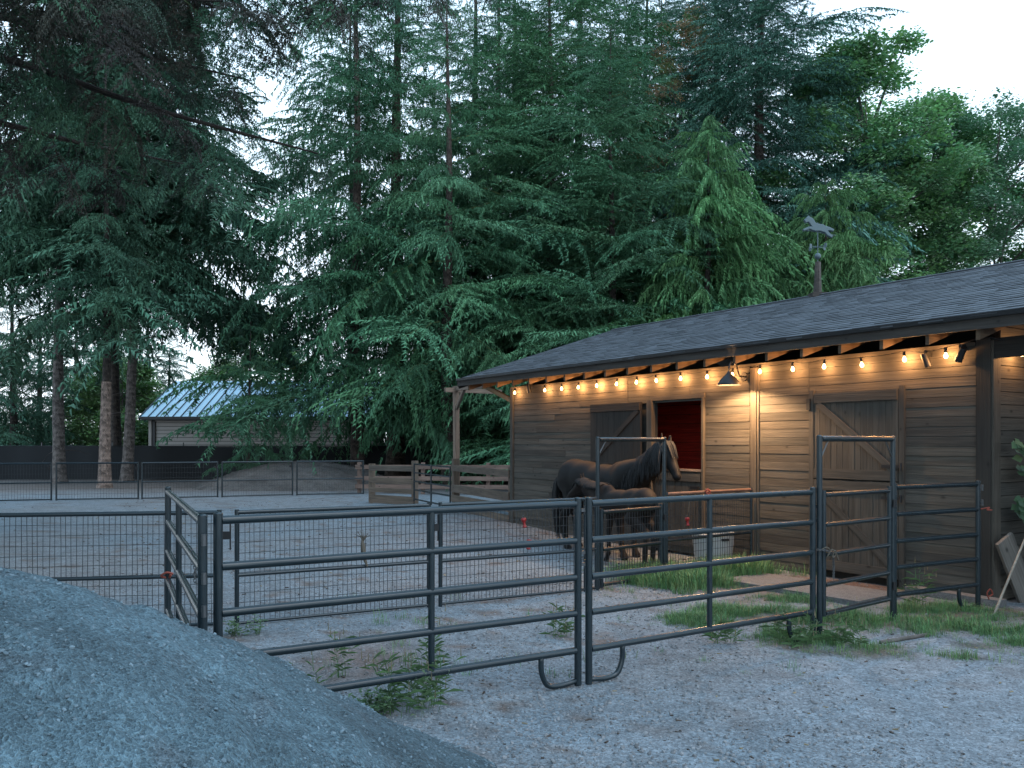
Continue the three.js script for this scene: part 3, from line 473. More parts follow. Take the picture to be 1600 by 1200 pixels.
{ const root = thing('frayed_rope', 'frayed tan rope end tied to the mesh panel', 'rope', [-1.42, 0.56, -8.17]); part(root, 'strand', tube(curve([V(0.03, -0.1, 0), V(0.0, 0.0, 0.01), V(-0.01, 0.1, 0.01), V(-0.02, 0.16, 0)], 10), [0.008, 0.012, 0.016, 0.02, 0.024, 0.026, 0.024, 0.022, 0.018, 0.012, 0.006], 7), ropeMat); for (let k = 0; k < 7; k++) part(root, 'fray', tube(curve([V(-0.015, 0.13, 0), V(-0.03 + k * 0.008, 0.18, R(-0.01, 0.01)), V(-0.09 + k * 0.026, 0.2 + R(0, 0.06), R(-0.02, 0.02))], 5), [0.006, 0.005, 0.005, 0.004, 0.003, 0.002], 5), ropeMat); }
{ // white tub with cut-out handles
  const root = thing('white_tub', 'white plastic tub with dark handle slot against the barn wall', 'tub', [2.7, 0.01, -11.42]);
  const white = new THREE.MeshStandardMaterial({ color: col(0.42, 0.43, 0.44), roughness: 0.5, side: THREE.DoubleSide });
  const g = new THREE.CylinderGeometry(0.285, 0.235, 0.42, 40, 6, true), p = g.attributes.position; for (let i = 0; i < p.count; i++) { const a = Math.atan2(p.getZ(i), p.getX(i)); if (p.getY(i) > 0.2) p.setY(i, p.getY(i) + Math.cos(a * 2 + 0.6) * 0.015); } g.computeVertexNormals();
  const s = part(root, 'shell', at(g, 0, 0.21, 0), white); part(root, 'floor', at(new THREE.CylinderGeometry(0.235, 0.235, 0.012, 32), 0, 0.01, 0), white); part(root, 'rim', new THREE.TorusGeometry(0.287, 0.011, 8, 40).rotateX(Math.PI / 2).translate(0, 0.42, 0), white);
  const slot = new THREE.BoxGeometry(0.11, 0.032, 0.012); slot.translate(0, 0.36, 0.281); slot.rotateY(0.35); part(root, 'handle_slot', slot, ironMat);
}
{ const b = solo('leaning_board', board(0.22, 0.98, 0.035), wood(0.17, 0.16, 0.155), 'weathered plank leaning on the barn end wall', 'board'); b.position.set(5.19, 0.27, -8.72); b.rotation.set(0.12, 0.35, 0.52); }
solo('leaning_stick', tube([V(4.6, 0.0, -8.13), V(5.0, 0.55, -8.4), V(5.34, 1.02, -8.62)], [0.012, 0.011, 0.009], 7), wood(0.32, 0.29, 0.26), 'thin pale stick leaning on the barn corner', 'stick');
solo('ground_rail', tube([V(3.02, 0.012, -6.98), V(3.55, 0.018, -7.25)], 0.017, 8), wood(0.11, 0.105, 0.105), 'short weathered pole lying in the grass by the tall gate', 'pole');

// ---------------------------------------------------------------- board fence left of the barn with its tube gate
{
  const P1 = [-3.84, 23.0], P2 = [-2.57, 22.05], P3 = [-1.36, 19.3], P4 = [-0.06, 16.3];
  const boards = (label, a, b, list, hA, hB) => {
    const [L, ang] = dirOf(a, b), root = thing('board_fence', label, 'fence', [a[0], groundH(...a) * 0.8, -a[1]], ang, 'brown board fences beside the barn');
    if (hA) part(root, 'post', board(0.13, hA, 0.13, 0, hA / 2, -0.08), railMats[1]); if (hB) part(root, 'post', board(0.13, hB, 0.13, L, hB / 2, -0.08), railMats[0]);
    for (const [y, h] of list) part(root, 'board', board(L + 0.04, h, 0.036, L / 2, y, R(0, 0.004), R(-0.006, 0.006)), railMats[Math.floor(rnd() * 3)]);
  };
  boards('board fence section beside the far mesh panel', P1, P2, [[0.95, 0.14], [0.62, 0.15], [0.36, 0.12], [0.12, 0.22]], 1.06, 1.16);
  boards('board fence section reaching the barn corner', P3, P4, [[1.0, 0.13], [0.55, 0.17], [0.33, 0.15], [0.1, 0.2]], 1.22, 1.12);
  const [L, ang] = dirOf(P2, P3), gt = thing('tube_gate', 'small dark tube gate between the two board fence sections', 'gate', [P2[0], 0, -P2[1]], ang);
  for (const y of [0.18, 0.42, 0.64, 0.86, 1.08]) part(gt, 'rail', cylX(0.12, L - 0.12, y, 0.02), steel); for (const x of [0.12, L / 2, L - 0.12]) part(gt, 'stile', cylY(0.12, 1.1, x, 0.021), steel);
  const far = thing('rail_fence', 'pinkish three-rail fence behind the tube gate', 'fence', [-5.0, 0, -27.2], dirOf([-5.0, 27.2], [1.2, 26.2])[1]);
  for (const y of [0.86, 0.5, 0.24]) part(far, 'rail', board(6.3, 0.135, 0.04, 3.14, y, 0, 0.003), pinkRail);
  for (const x of [0.1, 2.2, 4.3, 6.2]) part(far, 'post', board(0.11, 1.0, 0.1, x, 0.5, -0.08), pinkRail);
}

// ---------------------------------------------------------------- screen fence and house at the back
{
  const cloth = new THREE.MeshStandardMaterial({ color: col(0.016, 0.018, 0.021), roughness: 0.9 });
  const root = thing('screen_fence', 'long dark privacy screen fence behind the far trees', 'fence', [-34, 0, -37.2], 0);
  const pos = [], idx = [], N = 160, W = 46; for (let i = 0; i <= N; i++) { const x = i / N * W, z = Math.sin(i * 0.7) * 0.03 + Math.sin(i * 0.23) * 0.05; pos.push(x, 0, z, x, 0.75, z + Math.sin(i * 1.3) * 0.03, x, 1.45 + Math.sin(i * 0.4) * 0.02, z); } for (let i = 0; i < N; i++) for (let k = 0; k < 2; k++) { const a = i * 3 + k, b = a + 3; idx.push(a, b, a + 1, a + 1, b, b + 1); }
  const g = new THREE.BufferGeometry(); g.setAttribute('position', new THREE.Float32BufferAttribute(pos, 3)); g.setIndex(idx); g.computeVertexNormals(); cloth.side = THREE.DoubleSide; part(root, 'screen_cloth', g, cloth);
  for (let x = 1; x < W; x += 3.1) part(root, 'post', cylY(0, 1.62, x, 0.03, -0.1), galv); part(root, 'top_rail', cylX(0, W, 1.46, 0.02, -0.08), ironMat);
}
{
  const D = 46, X = (u, d = D) => (u - 800) / 1330 * d, x0 = X(232), x1 = X(600), eave = 2.95, ridge = 5.1, dep = 4.2;
  const sid = new THREE.MeshStandardMaterial({ color: col(0.36, 0.33, 0.31), roughness: 0.8 }), sidGreenLit = new THREE.MeshStandardMaterial({ color: col(0.40, 0.42, 0.38), roughness: 0.8 });  // end wall siding is greener and lighter: green light put into its colour
  const metal = new THREE.MeshStandardMaterial({ color: col(0.42, 0.55, 0.62), roughness: 0.42, metalness: 0.35 }), trim = new THREE.MeshStandardMaterial({ color: col(0.03, 0.03, 0.034), roughness: 0.6 });
  const root = thing('house', 'beige lap-sided house with pale blue metal roof behind the trees', 'house', [x0, 0, -D], -0.02), L = x1 - x0;
  const w = part(root, 'wall', at(new THREE.BoxGeometry(L, eave, 0.1), L / 2, eave / 2, -0.1), trim), ge = part(root, 'end_wall', (() => { const sh = new THREE.Shape(); sh.moveTo(0, 0); sh.lineTo(0, eave); sh.lineTo(dep, ridge); sh.lineTo(dep * 2, eave); sh.lineTo(dep * 2, 0); return new THREE.ExtrudeGeometry(sh, { depth: 0.1, bevelEnabled: false }).rotateY(Math.PI / 2).translate(0, 0, -0.05); })(), trim);  // dark backing shows between the lap boards as painted shadow lines
  for (let y = 0.1; y < eave - 0.2; y += 0.2) { part(w, 'lap_board', new THREE.BoxGeometry(L - 0.35, 0.172, 0.02).rotateX(-0.1).translate(L / 2 + 0.15, y + 0.08, -0.03), sid); part(ge, 'lap_board', new THREE.BoxGeometry(0.02, 0.172, dep * 2).rotateZ(-0.09).translate(-0.012, y + 0.08, -dep - 0.05), sidGreenLit); }
  part(root, 'corner_trim', at(new THREE.BoxGeometry(0.16, eave, 0.04), 0.08, eave / 2, -0.02), sid); part(root, 'downpipe', at(new THREE.BoxGeometry(0.12, eave - 0.2, 0.1), 0.32, (eave - 0.2) / 2, 0.02), trim);
  part(root, 'gutter', at(new THREE.BoxGeometry(L + 0.5, 0.16, 0.16), L / 2, eave - 0.03, 0.36), trim); part(root, 'soffit', at(new THREE.BoxGeometry(L + 0.5, 0.03, 0.5), L / 2, eave - 0.12, 0.12), trim);
  const run = dep + 0.4, sl = Math.hypot(run, ridge - eave + 0.1), an = Math.atan2(ridge - eave + 0.1, run), roof = part(root, 'roof', new THREE.BoxGeometry(L + 0.7, 0.05, sl).rotateX(an).translate(L / 2, (eave + ridge) / 2 + 0.06, 0.35 - run / 2), metal);
  for (let x = -0.3; x < L + 0.3; x += 0.44) part(roof, 'standing_seam', new THREE.BoxGeometry(0.035, 0.05, sl).rotateX(an).translate(x, (eave + ridge) / 2 + 0.105, 0.35 - run / 2), trim);
  part(root, 'roof', new THREE.BoxGeometry(L + 0.7, 0.05, sl).rotateX(-an).translate(L / 2, (eave + ridge) / 2 + 0.06, 0.35 - run * 1.5), metal);
  part(root, 'rake_board', new THREE.BoxGeometry(0.05, 0.2, sl).rotateX(an).translate(-0.37, (eave + ridge) / 2 - 0.02, 0.35 - run / 2), trim);
}
// ---------------------------------------------------------------- foliage prototypes
function triMesh() {
  const pos = [], c = []; return {
    tri(a, b, d, k) { pos.push(a.x, a.y, a.z, b.x, b.y, b.z, d.x, d.y, d.z); for (let i = 0; i < 3; i++) c.push(k[0], k[1], k[2]); },
    build() { const g = new THREE.BufferGeometry(); g.setAttribute('position', new THREE.Float32BufferAttribute(pos, 3)); g.setAttribute('color', new THREE.Float32BufferAttribute(c, 3)); g.computeVertexNormals(); return g; }, get count() { return pos.length / 9; }
  };
}
// one conifer bough of unit length along +x
function bough(seed, { shoots = 15, wide = 0.42, droop = 0.16, rise = 0.05, hang = 0.5, fringe = 0.12, step = 0.026, needle = 0.04, fw = 0.009, green = [1, 1, 1] }) {
  const g = RNG(seed), T = triMesh(), up = V(0, 1, 0), w1 = R(-0.07, 0.07, g), w2 = R(-0.05, 0.05, g), w3 = R(-0.045, 0.045, g), w4 = R(0, 6, g), A = (t) => V(t, rise * t - droop * t * t + w3 * Math.sin(t * 7 + w4) + 0.6 * w2 * Math.sin(t * 13 + seed), t * (w1 * Math.sin(t * 4 + w4) + w2 * Math.sin(t * 9 + seed))), brown = [1.0, 0.55, 0.42];
  for (let i = 0; i < 8; i++) { const a = A(i / 8), b = A((i + 1) / 8), w = 0.011 * (1 - i / 9); T.tri(a.clone().add(V(0, w, 0)), a.clone().add(V(0, -w, 0)), b, brown); T.tri(a.clone().add(V(0, 0, w)), a.clone().add(V(0, 0, -w)), b, brown); }
  const spray = (p, dir, l) => {                       // ragged needles along one shoot
    const sid = dir.clone().cross(up).normalize(), n = Math.max(3, Math.round(l / step));
    for (let k = 0; k < n; k++) {
      const q = (k + g() * 0.7) / n, o = p.clone().addScaledVector(dir, l * q); o.y -= hang * l * q * q;
      for (let m = 0; m < 3; m++) {
        const s = m === 0 ? 1 : m === 1 ? -1 : 0, L = needle * R(0.6, 1.35, g), v = dir.clone().multiplyScalar(R(0.3, 0.9, g)).addScaledVector(sid, s * R(0.5, 1, g)).add(V(0, R(-0.7, 0.25, g) - hang * q, 0)).normalize();
        const w = dir.clone().multiplyScalar(fw * R(0.7, 1.4, g)), kk = R(0.7, 1.3, g), b = o.clone().addScaledVector(v, L);
        T.tri(o.clone().add(w), o.clone().sub(w), b, [green[0] * kk, green[1] * kk, green[2] * kk]);
      }
      if (fringe && g() < 0.55) { const L = fringe * R(0.4, 1.25, g), kk = R(0.65, 1.15, g), w = fw * R(0.8, 1.5, g), a = g() * 6.28; const wv = V(Math.cos(a) * w, 0, Math.sin(a) * w), e = o.clone().add(V(R(-0.02, 0.02, g), -L, R(-0.02, 0.02, g))); T.tri(o.clone().add(wv), o.clone().sub(wv), e, [green[0] * kk, green[1] * kk, green[2] * kk]); const mid = o.clone().lerp(e, R(0.3, 0.6, g)); T.tri(mid, mid.clone().add(V(wv.z, -0.3 * L, -wv.x)), mid.clone().add(V(Math.cos(a * 3) * 0.02, -0.02, Math.sin(a * 3) * 0.02)), [green[0] * kk, green[1] * kk, green[2] * kk]); }
    }
  };
  for (let i = 0; i < shoots; i++) for (const s of [-1, 1]) {
    if (g() < 0.2) continue; const t = 0.1 + 0.88 * (i + g()) / shoots, l = wide * (0.25 + 0.75 * Math.sin(Math.PI * Math.min(1, Math.pow(1 - t, 0.75) * 0.85 + 0.08))) * R(0.4, 1.4, g), an = R(0.55, 1.3, g);
    spray(A(t), V(Math.cos(an), R(-0.25, 0.12, g), s * Math.sin(an)).normalize(), l);
  }
  spray(A(0.86), V(1, -0.3, 0).normalize(), 0.16); return T.build();
}
const SPRUCE = [1, 2, 3, 21, 22].map((s, i) => bough(s, { shoots: 17, fringe: [0.05, 0.09, 0.07, 0.12, 0.04][i], droop: [0.1, 0.26, 0.18, 0.3, 0.04][i], hang: [0.3, 0.55, 0.4, 0.7, 0.2][i], fw: 0.0072, step: 0.023 }));
const FIR = [4, 5, 6, 24].map((s, i) => bough(s, { shoots: 17, wide: 0.5, fw: 0.0072, step: 0.023, fringe: [0.02, 0.05, 0.03, 0.04][i], droop: [0.02, 0.14, 0.08, 0.2][i], rise: 0.08, hang: [0.1, 0.3, 0.2, 0.35][i], needle: 0.044 }));
const CEDAR = [7, 8, 9].map((s) => bough(s, { shoots: 13, wide: 0.4, fringe: 0.17, droop: 0.34, rise: 0.12, hang: 1.3, needle: 0.06, fw: 0.014 }));
function leafSpray(seed, n, rad, size, flat) {
  const g = RNG(seed), T = triMesh();
  for (let i = 0; i < n; i++) {
    const v = V(R(-1, 1, g), R(-1, 1, g) * flat, R(-1, 1, g)).multiplyScalar(rad), a = g() * 6.28, L = size * R(0.7, 1.3, g), d = V(Math.cos(a), R(-0.55, 0.1, g), Math.sin(a)).normalize(), s = d.clone().cross(V(R(-0.4, 0.4, g), 1, R(-0.4, 0.4, g))).normalize().multiplyScalar(L * 0.42), k = R(0.75, 1.25, g), c = [k, k, k * R(0.8, 1.1, g)];
    const m = v.clone().addScaledVector(d, L * 0.45), e = v.clone().addScaledVector(d, L); m.y += L * 0.06;
    T.tri(v, m.clone().add(s), e, c); T.tri(v, e, m.clone().sub(s), c);
  }
  return T.build();
}
const LEAVES = [11, 12, 13].map((s) => leafSpray(s, 64, 0.5, 0.15, 0.5));
const needleMat = new THREE.MeshStandardMaterial({ vertexColors: true, roughness: 0.85, side: THREE.DoubleSide });
const leafMat = new THREE.MeshPhysicalMaterial({ vertexColors: true, roughness: 0.9, side: THREE.DoubleSide, transmission: 0.4, thickness: 0 });
const barkMats = { grey: bark(0.17, 0.152, 0.148), brown: bark(0.072, 0.056, 0.049), dark: bark(0.06, 0.05, 0.046), pale: bark(0.26, 0.20, 0.175) };
function trunkGeo(h, r0, lean, seed, flare = 1.3) {
  const g = RNG(seed), pts = [], rad = [], n = 22; for (let i = 0; i <= n; i++) { const t = i / n, y = h * Math.pow(t, 1.3) - 0.15; pts.push(V(lean[0] * y + Math.sin(y * 0.5 + seed) * 0.05, y, lean[1] * y + Math.cos(y * 0.43 + seed) * 0.05)); rad.push(Math.max(0.015, r0 * Math.pow(1 - t, 0.85) * (1 + (flare - 1) * Math.exp(-y * 2.6)) * R(0.96, 1.04, g))); }
  const geo = tube(pts, rad, 14, true, 0.9), p = geo.attributes.position; for (let i = 0; i < p.count; i++) { const k = 1 + (hash(Math.round(p.getY(i) * 7), Math.round(Math.atan2(p.getZ(i), p.getX(i)) * 3), 4) - 0.5) * 0.06; p.setX(i, p.getX(i) * k); p.setZ(i, p.getZ(i) * k); } geo.computeVertexNormals(); return geo;
}
const M4 = new THREE.Matrix4(), Q = new THREE.Quaternion(), EU = new THREE.Euler(0, 0, 0, 'YZX');
function instanced(parent, protos, list, tint, vary, name = 'crown') {           // list: [position, yaw, pitch, roll, sx, sy, sz]
  protos.forEach((geo, k) => {
    const own = list.filter((_, i) => i % protos.length === k); if (!own.length) return;
    const im = new THREE.InstancedMesh(geo, protos === LEAVES ? leafMat : needleMat, own.length), C = new THREE.Color();
    own.forEach(([p, yaw, pitch, roll, sx, sy, sz], i) => { EU.set(roll, yaw, pitch); Q.setFromEuler(EU); M4.compose(p, Q, V(sx, sy, sz)); im.setMatrixAt(i, M4); const b = R(1 - vary, 1 + vary), t = Array.isArray(tint[0]) ? tint[Math.floor(rnd() * tint.length)] : tint; C.setRGB(t[0] * b * R(0.92, 1.08), t[1] * b, t[2] * b * R(0.92, 1.08)); im.setColorAt(i, C); });
    im.name = name; im.castShadow = im.receiveShadow = true; im.userData.kind = 'stuff'; parent.add(im);
  });
}
function conifer(label, x, d, o) {
  const { h = 20, base = 3, rad = 4, r0 = 0.26, kind = SPRUCE, tint = [0.035, 0.075, 0.052], gap = 0.42, per = 5, lean = [0, 0], barkM = barkMats.dark, seed = 1, top = 0.75, dead = 0, name = 'conifer_tree', skip = 0, low = 1, pitch0 = -0.22, pitch1 = 0.3, bare = 0 } = o;
  const root = thing(name, label, 'tree', [x, 0, -d], 0, 'trees around the paddock'), g = RNG(seed * 77 + 5), list = [];
  part(root, 'trunk', trunkGeo(h, r0, lean, seed), barkM);
  if (bare) { const pts = [], rr = []; for (let i = 0; i <= 12; i++) { const y = bare * i / 12 - 0.1; pts.push(V(Math.sin(y * 0.5 + seed) * 0.05, y, Math.cos(y * 0.43 + seed) * 0.05)); rr.push(r0 * Math.pow(1 - Math.pow(Math.max(0, y) / h, 1 / 1.3), 0.85) * (1 + 0.3 * Math.exp(-y * 2.6)) * 1.06 + 0.012); } part(root, 'bare_wood', tube(pts, rr, 14, false, 0.9), barkMats.pale); }
  for (let y = base; y < h - 0.3; y += gap * 1.3 * R(0.7, 1.3, g)) {
    const t = (y - base) / (h - base), L = Math.max(0.5, rad * Math.pow(1 - t, top) * (low + (1 - low) * Math.min(1, t * 3)));
    for (let k = 0; k < per; k++) { if (g() < skip) continue; const yaw = (k + g()) / per * 6.283, s = L * (0.5 + 0.7 * Math.sqrt(g())) * (g() < 0.08 ? 1.25 : 1), pit = pitch0 + (pitch1 - pitch0) * t + R(-0.22, 0.2, g); list.push([V(lean[0] * y, y + R(-0.15, 0.15, g), lean[1] * y), yaw, pit, R(-0.45, 0.45, g), s, s, s * R(0.6, 1.2, g)]); }
  }
  instanced(root, kind, list, tint, 0.22);
  if (dead) { const st = []; for (let k = 0; k < dead; k++) { const y = R(1.0, base + 0.5, g), a = g() * 6.283, L = R(0.3, 1.3, g), b = V(lean[0] * y, y, lean[1] * y); st.push(clean(tube(curve([b, b.clone().add(V(Math.cos(a) * L * 0.5, R(-0.02, 0.08, g), Math.sin(a) * L * 0.5)), b.clone().add(V(Math.cos(a) * L, R(-0.35, 0.05, g) * L, Math.sin(a) * L))], 5), [0.022, 0.018, 0.014, 0.01, 0.008, 0.005], 5))); } part(root, 'dead_branches', st, barkMats.grey); }
  return root;
}
function broadleaf(label, x, d, o) {
  const { h = 12, rad = 4, base = 4, n = 900, r0 = 0.2, tint = [0.07, 0.13, 0.05], seed = 1, lobes = 9, barkM = barkMats.grey, sc = 1, name = 'broadleaf_tree', cat = 'tree', grp = 'trees around the paddock', hollow = 0.15, spread = 0.3, stems = 0 } = o;
  const root = thing(name, label, cat, [x, 0, -d], 0, grp), g = RNG(seed * 31 + 3), list = [], L = [], wood_ = [clean(trunkGeo(h * 0.92, r0, [0, 0], seed, 1.3))];
  for (let i = 0; i < lobes; i++) { const t = Math.pow((i + g()) / lobes, 0.85), y = base + (h - base) * (0.04 + 0.92 * t), w = rad * Math.pow(Math.sin(Math.PI * (0.2 + 0.73 * t)), 0.55) * Math.sqrt(0.12 + 0.88 * g()) * R(0.75, 1.12, g), a = g() * 6.283; L.push([V(Math.cos(a) * w, y, Math.sin(a) * w), rad * spread * R(0.45, 1.25, g) * (1 - 0.3 * t)]); }
  L.forEach(([c, r], li) => { if (li % 5 && lobes > 30) return; const b = V(0, Math.max(0.3, c.y - R(1.0, 2.2, g) * (h / 12)), 0); wood_.push(clean(tube(curve([b, b.clone().lerp(c, 0.5).add(V(0, 0.3, 0)), c], 6), [r0 * 0.4, r0 * 0.34, r0 * 0.28, r0 * 0.22, r0 * 0.17, r0 * 0.12, r0 * 0.07], 6))); for (let k = 0; k < 5; k++) { const e = c.clone().add(V(R(-1, 1, g), R(-0.6, 1, g), R(-1, 1, g)).multiplyScalar(r * 0.9)); wood_.push(clean(tube([c, c.clone().lerp(e, 0.5).add(V(0, 0.08, 0)), e], [r0 * 0.1, r0 * 0.06, 0.006], 5))); } });
  for (let i = 0; i < n; i++) { const [c, r] = L[Math.floor(g() * L.length)], v = V(R(-1, 1, g), R(-1, 1, g), R(-1, 1, g)).normalize().multiplyScalar(r * (hollow + (1.15 - hollow) * Math.pow(g(), 0.7))); v.y *= 0.8; const s = sc * R(0.7, 1.3, g); list.push([c.clone().add(v), g() * 6.283, R(-0.4, 0.4, g), R(-0.4, 0.4, g), s, s, s]); }
  part(root, 'trunk', wood_, barkM); instanced(root, LEAVES, list, tint, 0.25); return root;
}
// ---------------------------------------------------------------- the trees
const G1 = [0.066, 0.182, 0.094], G2 = [0.080, 0.21, 0.102], G3 = [0.068, 0.175, 0.114], DK = [0.052, 0.132, 0.078], CG = [0.098, 0.235, 0.088];
const UX = (u, d) => (u - 800) / 1330 * d;
conifer('straight grey trunk conifer at far left behind the far fence', UX(92, 34), 34, { h: 24, base: 9.6, rad: 4.6, r0: 0.26, barkM: barkMats.grey, seed: 3, tint: DK, dead: 26, lean: [0.004, 0] });
conifer('thin conifer whose lower trunk is pale and barkless', UX(166, 30.5), 30.5, { h: 17, base: 6.2, rad: 2.8, r0: 0.20, barkM: barkMats.dark, seed: 5, tint: DK, dead: 9, skip: 0.2, bare: 3.9 });
conifer('leaning grey trunk conifer left of the siding house', UX(196, 35), 35, { h: 24, base: 8.0, rad: 6.6, r0: 0.24, barkM: barkMats.grey, seed: 8, tint: DK, dead: 14, lean: [0.062, 0], gap: 0.46, skip: 0.05, per: 6 });
conifer('small young spruce in front of the siding house', UX(390, 31), 31, { h: 6.2, base: 0.9, rad: 2.2, r0: 0.1, seed: 11, tint: G1, per: 5, gap: 0.42, low: 0.6, skip: 0.12 });
conifer('slim dark trunk spruce in the middle of the grove', UX(557, 33), 33, { h: 25, base: 3.4, rad: 5.2, r0: 0.30, seed: 14, tint: G1, gap: 0.62, per: 5, skip: 0.22, barkM: barkMats.brown });
conifer('thick brown trunk spruce right of the slim one', UX(620, 35), 35, { h: 27, base: 3.2, rad: 5.0, r0: 0.42, seed: 17, tint: G1, gap: 0.6, per: 5, skip: 0.2, barkM: barkMats.brown });
conifer('drooping spruce reaching over the barn left end', UX(700, 31), 31, { h: 19, base: 4.2, rad: 4.6, r0: 0.3, seed: 21, tint: G2, gap: 0.6, per: 5, skip: 0.2, barkM: barkMats.brown });
conifer('brown trunk conifer just left of the barn wall end', UX(778, 37), 37, { h: 24, base: 5.0, rad: 4.6, r0: 0.34, seed: 23, tint: G1, gap: 0.65, per: 5, skip: 0.2, barkM: barkMats.brown });
conifer('dense fir left of centre behind the barn roof', UX(860, 34), 34, { h: 23, base: 2, rad: 5.4, top: 0.55, r0: 0.3, seed: 26, tint: G2, kind: FIR, gap: 0.46, per: 6 });
conifer('dense fir behind the middle of the barn roof', UX(955, 32), 32, { h: 17.5, base: 2, rad: 5.0, top: 0.55, r0: 0.26, seed: 29, tint: [0.072, 0.19, 0.098], kind: FIR, gap: 0.44, per: 6 });
conifer('tall fir showing its trunk high above the roof', UX(806, 41), 41, { h: 28, base: 5, rad: 4.2, r0: 0.4, seed: 31, tint: G1, gap: 0.7, skip: 0.2, barkM: barkMats.grey });
conifer('bright green weeping cedar left of the weathervane', UX(1105, 31), 31, { h: 13.6, base: 1.5, rad: 4.1, top: 0.6, r0: 0.24, seed: 34, tint: CG, kind: CEDAR, gap: 0.4, per: 7, pitch0: -0.1, pitch1: 0.2, name: 'cedar_tree' });
conifer('lower weeping cedar directly behind the weathervane', UX(1292, 31), 31, { h: 11.4, base: 1.5, rad: 3.8, top: 0.55, r0: 0.22, seed: 37, tint: [0.095, 0.215, 0.075], kind: CEDAR, gap: 0.4, per: 7, pitch0: -0.1, pitch1: 0.2, name: 'cedar_tree' });
conifer('tall blue-green fir between the cedars and the maple', UX(1188, 37), 37, { h: 29, base: 2, rad: 5.4, r0: 0.4, seed: 41, tint: [0.064, 0.165, 0.122], kind: FIR, gap: 0.5, per: 7, top: 0.55 });
conifer('thin fir among the browning leaves', UX(1035, 43), 43, { h: 25, base: 2, rad: 4.8, top: 0.55, r0: 0.3, seed: 44, tint: G3, kind: FIR, gap: 0.6, per: 5, skip: 0.15 });
broadleaf('tree with browning rust leaves high above the barn', UX(1062, 39), 39, { h: 21.5, base: 9.5, rad: 3.4, n: 420, lobes: 40, tint: [[0.38, 0.22, 0.12], [0.22, 0.22, 0.09], [0.42, 0.27, 0.16], [0.14, 0.22, 0.08]], seed: 4, r0: 0.14, spread: 0.24, sc: 0.62 });
broadleaf('broad green maple right of the weathervane', UX(1352, 38), 38, { h: 19.4, base: 2.0, rad: 5.1, n: 2100, lobes: 170, tint: [[0.145, 0.34, 0.13], [0.12, 0.30, 0.135], [0.165, 0.35, 0.12]], seed: 7, r0: 0.26, spread: 0.2 });
broadleaf('rounded green maple beside the broad one', UX(1452, 41), 41, { h: 16.8, base: 2.0, rad: 5.0, n: 1700, lobes: 130, tint: [[0.125, 0.31, 0.135], [0.14, 0.33, 0.13]], seed: 9, r0: 0.18, spread: 0.2 });
broadleaf('airy pale green tree at the right edge', UX(1556, 39), 39, { h: 17.4, base: 2.0, rad: 5.4, n: 1700, lobes: 210, tint: [[0.105, 0.26, 0.14], [0.095, 0.24, 0.125]], seed: 12, r0: 0.13, spread: 0.16, sc: 0.8 });
broadleaf('pale tree just outside the right edge', UX(1720, 41), 41, { h: 16, base: 3, rad: 4.6, n: 1100, lobes: 60, tint: [0.105, 0.25, 0.125], seed: 15, r0: 0.2 });
broadleaf('bright shrubby tree behind the leaning trunk', UX(190, 50), 50, { h: 6.5, base: 0.6, rad: 3.0, n: 700, lobes: 20, tint: [0.13, 0.27, 0.07], seed: 18, r0: 0.12 });
broadleaf('green tree tinted as sunlit above the siding house', UX(385, 58), 58, { h: 10.5, base: 3, rad: 3.4, n: 800, lobes: 20, tint: [0.13, 0.28, 0.08], seed: 20, r0: 0.16 });  // bright yellow-green tint stands for sunlight on the leaves
conifer('tall spruce filling the gap above the barn left end', UX(742, 42), 42, { h: 30, base: 4, rad: 4.8, r0: 0.36, seed: 91, tint: G1, gap: 0.7, per: 6, skip: 0.25 });
conifer('tall spruce above the left half of the barn roof', UX(905, 40), 40, { h: 33, base: 3, rad: 5.8, top: 0.6, r0: 0.36, seed: 92, tint: G2, gap: 0.6, per: 6, skip: 0.2, kind: FIR });
conifer('tall fir behind the bright weeping cedar', UX(1120, 45), 45, { h: 34, base: 3, rad: 5.4, top: 0.6, r0: 0.36, seed: 93, tint: G3, gap: 0.6, per: 6, skip: 0.1, kind: FIR });
conifer('tall thin fir behind the browning tree', UX(1010, 50), 50, { h: 34, base: 3, rad: 5.2, top: 0.6, r0: 0.36, seed: 94, tint: G3, gap: 0.7, per: 6, skip: 0.1, kind: FIR });
conifer('tall dark conifer left of the slim trunk spruce', UX(548, 43), 43, { h: 30, base: 10, rad: 5.2, r0: 0.2, seed: 95, tint: G1, gap: 0.75, per: 5, skip: 0.2 });
conifer('dark canopy conifer above the siding house', UX(180, 38), 38, { h: 25, base: 12, rad: 6.4, r0: 0.25, seed: 96, tint: DK, gap: 0.5, per: 6 });
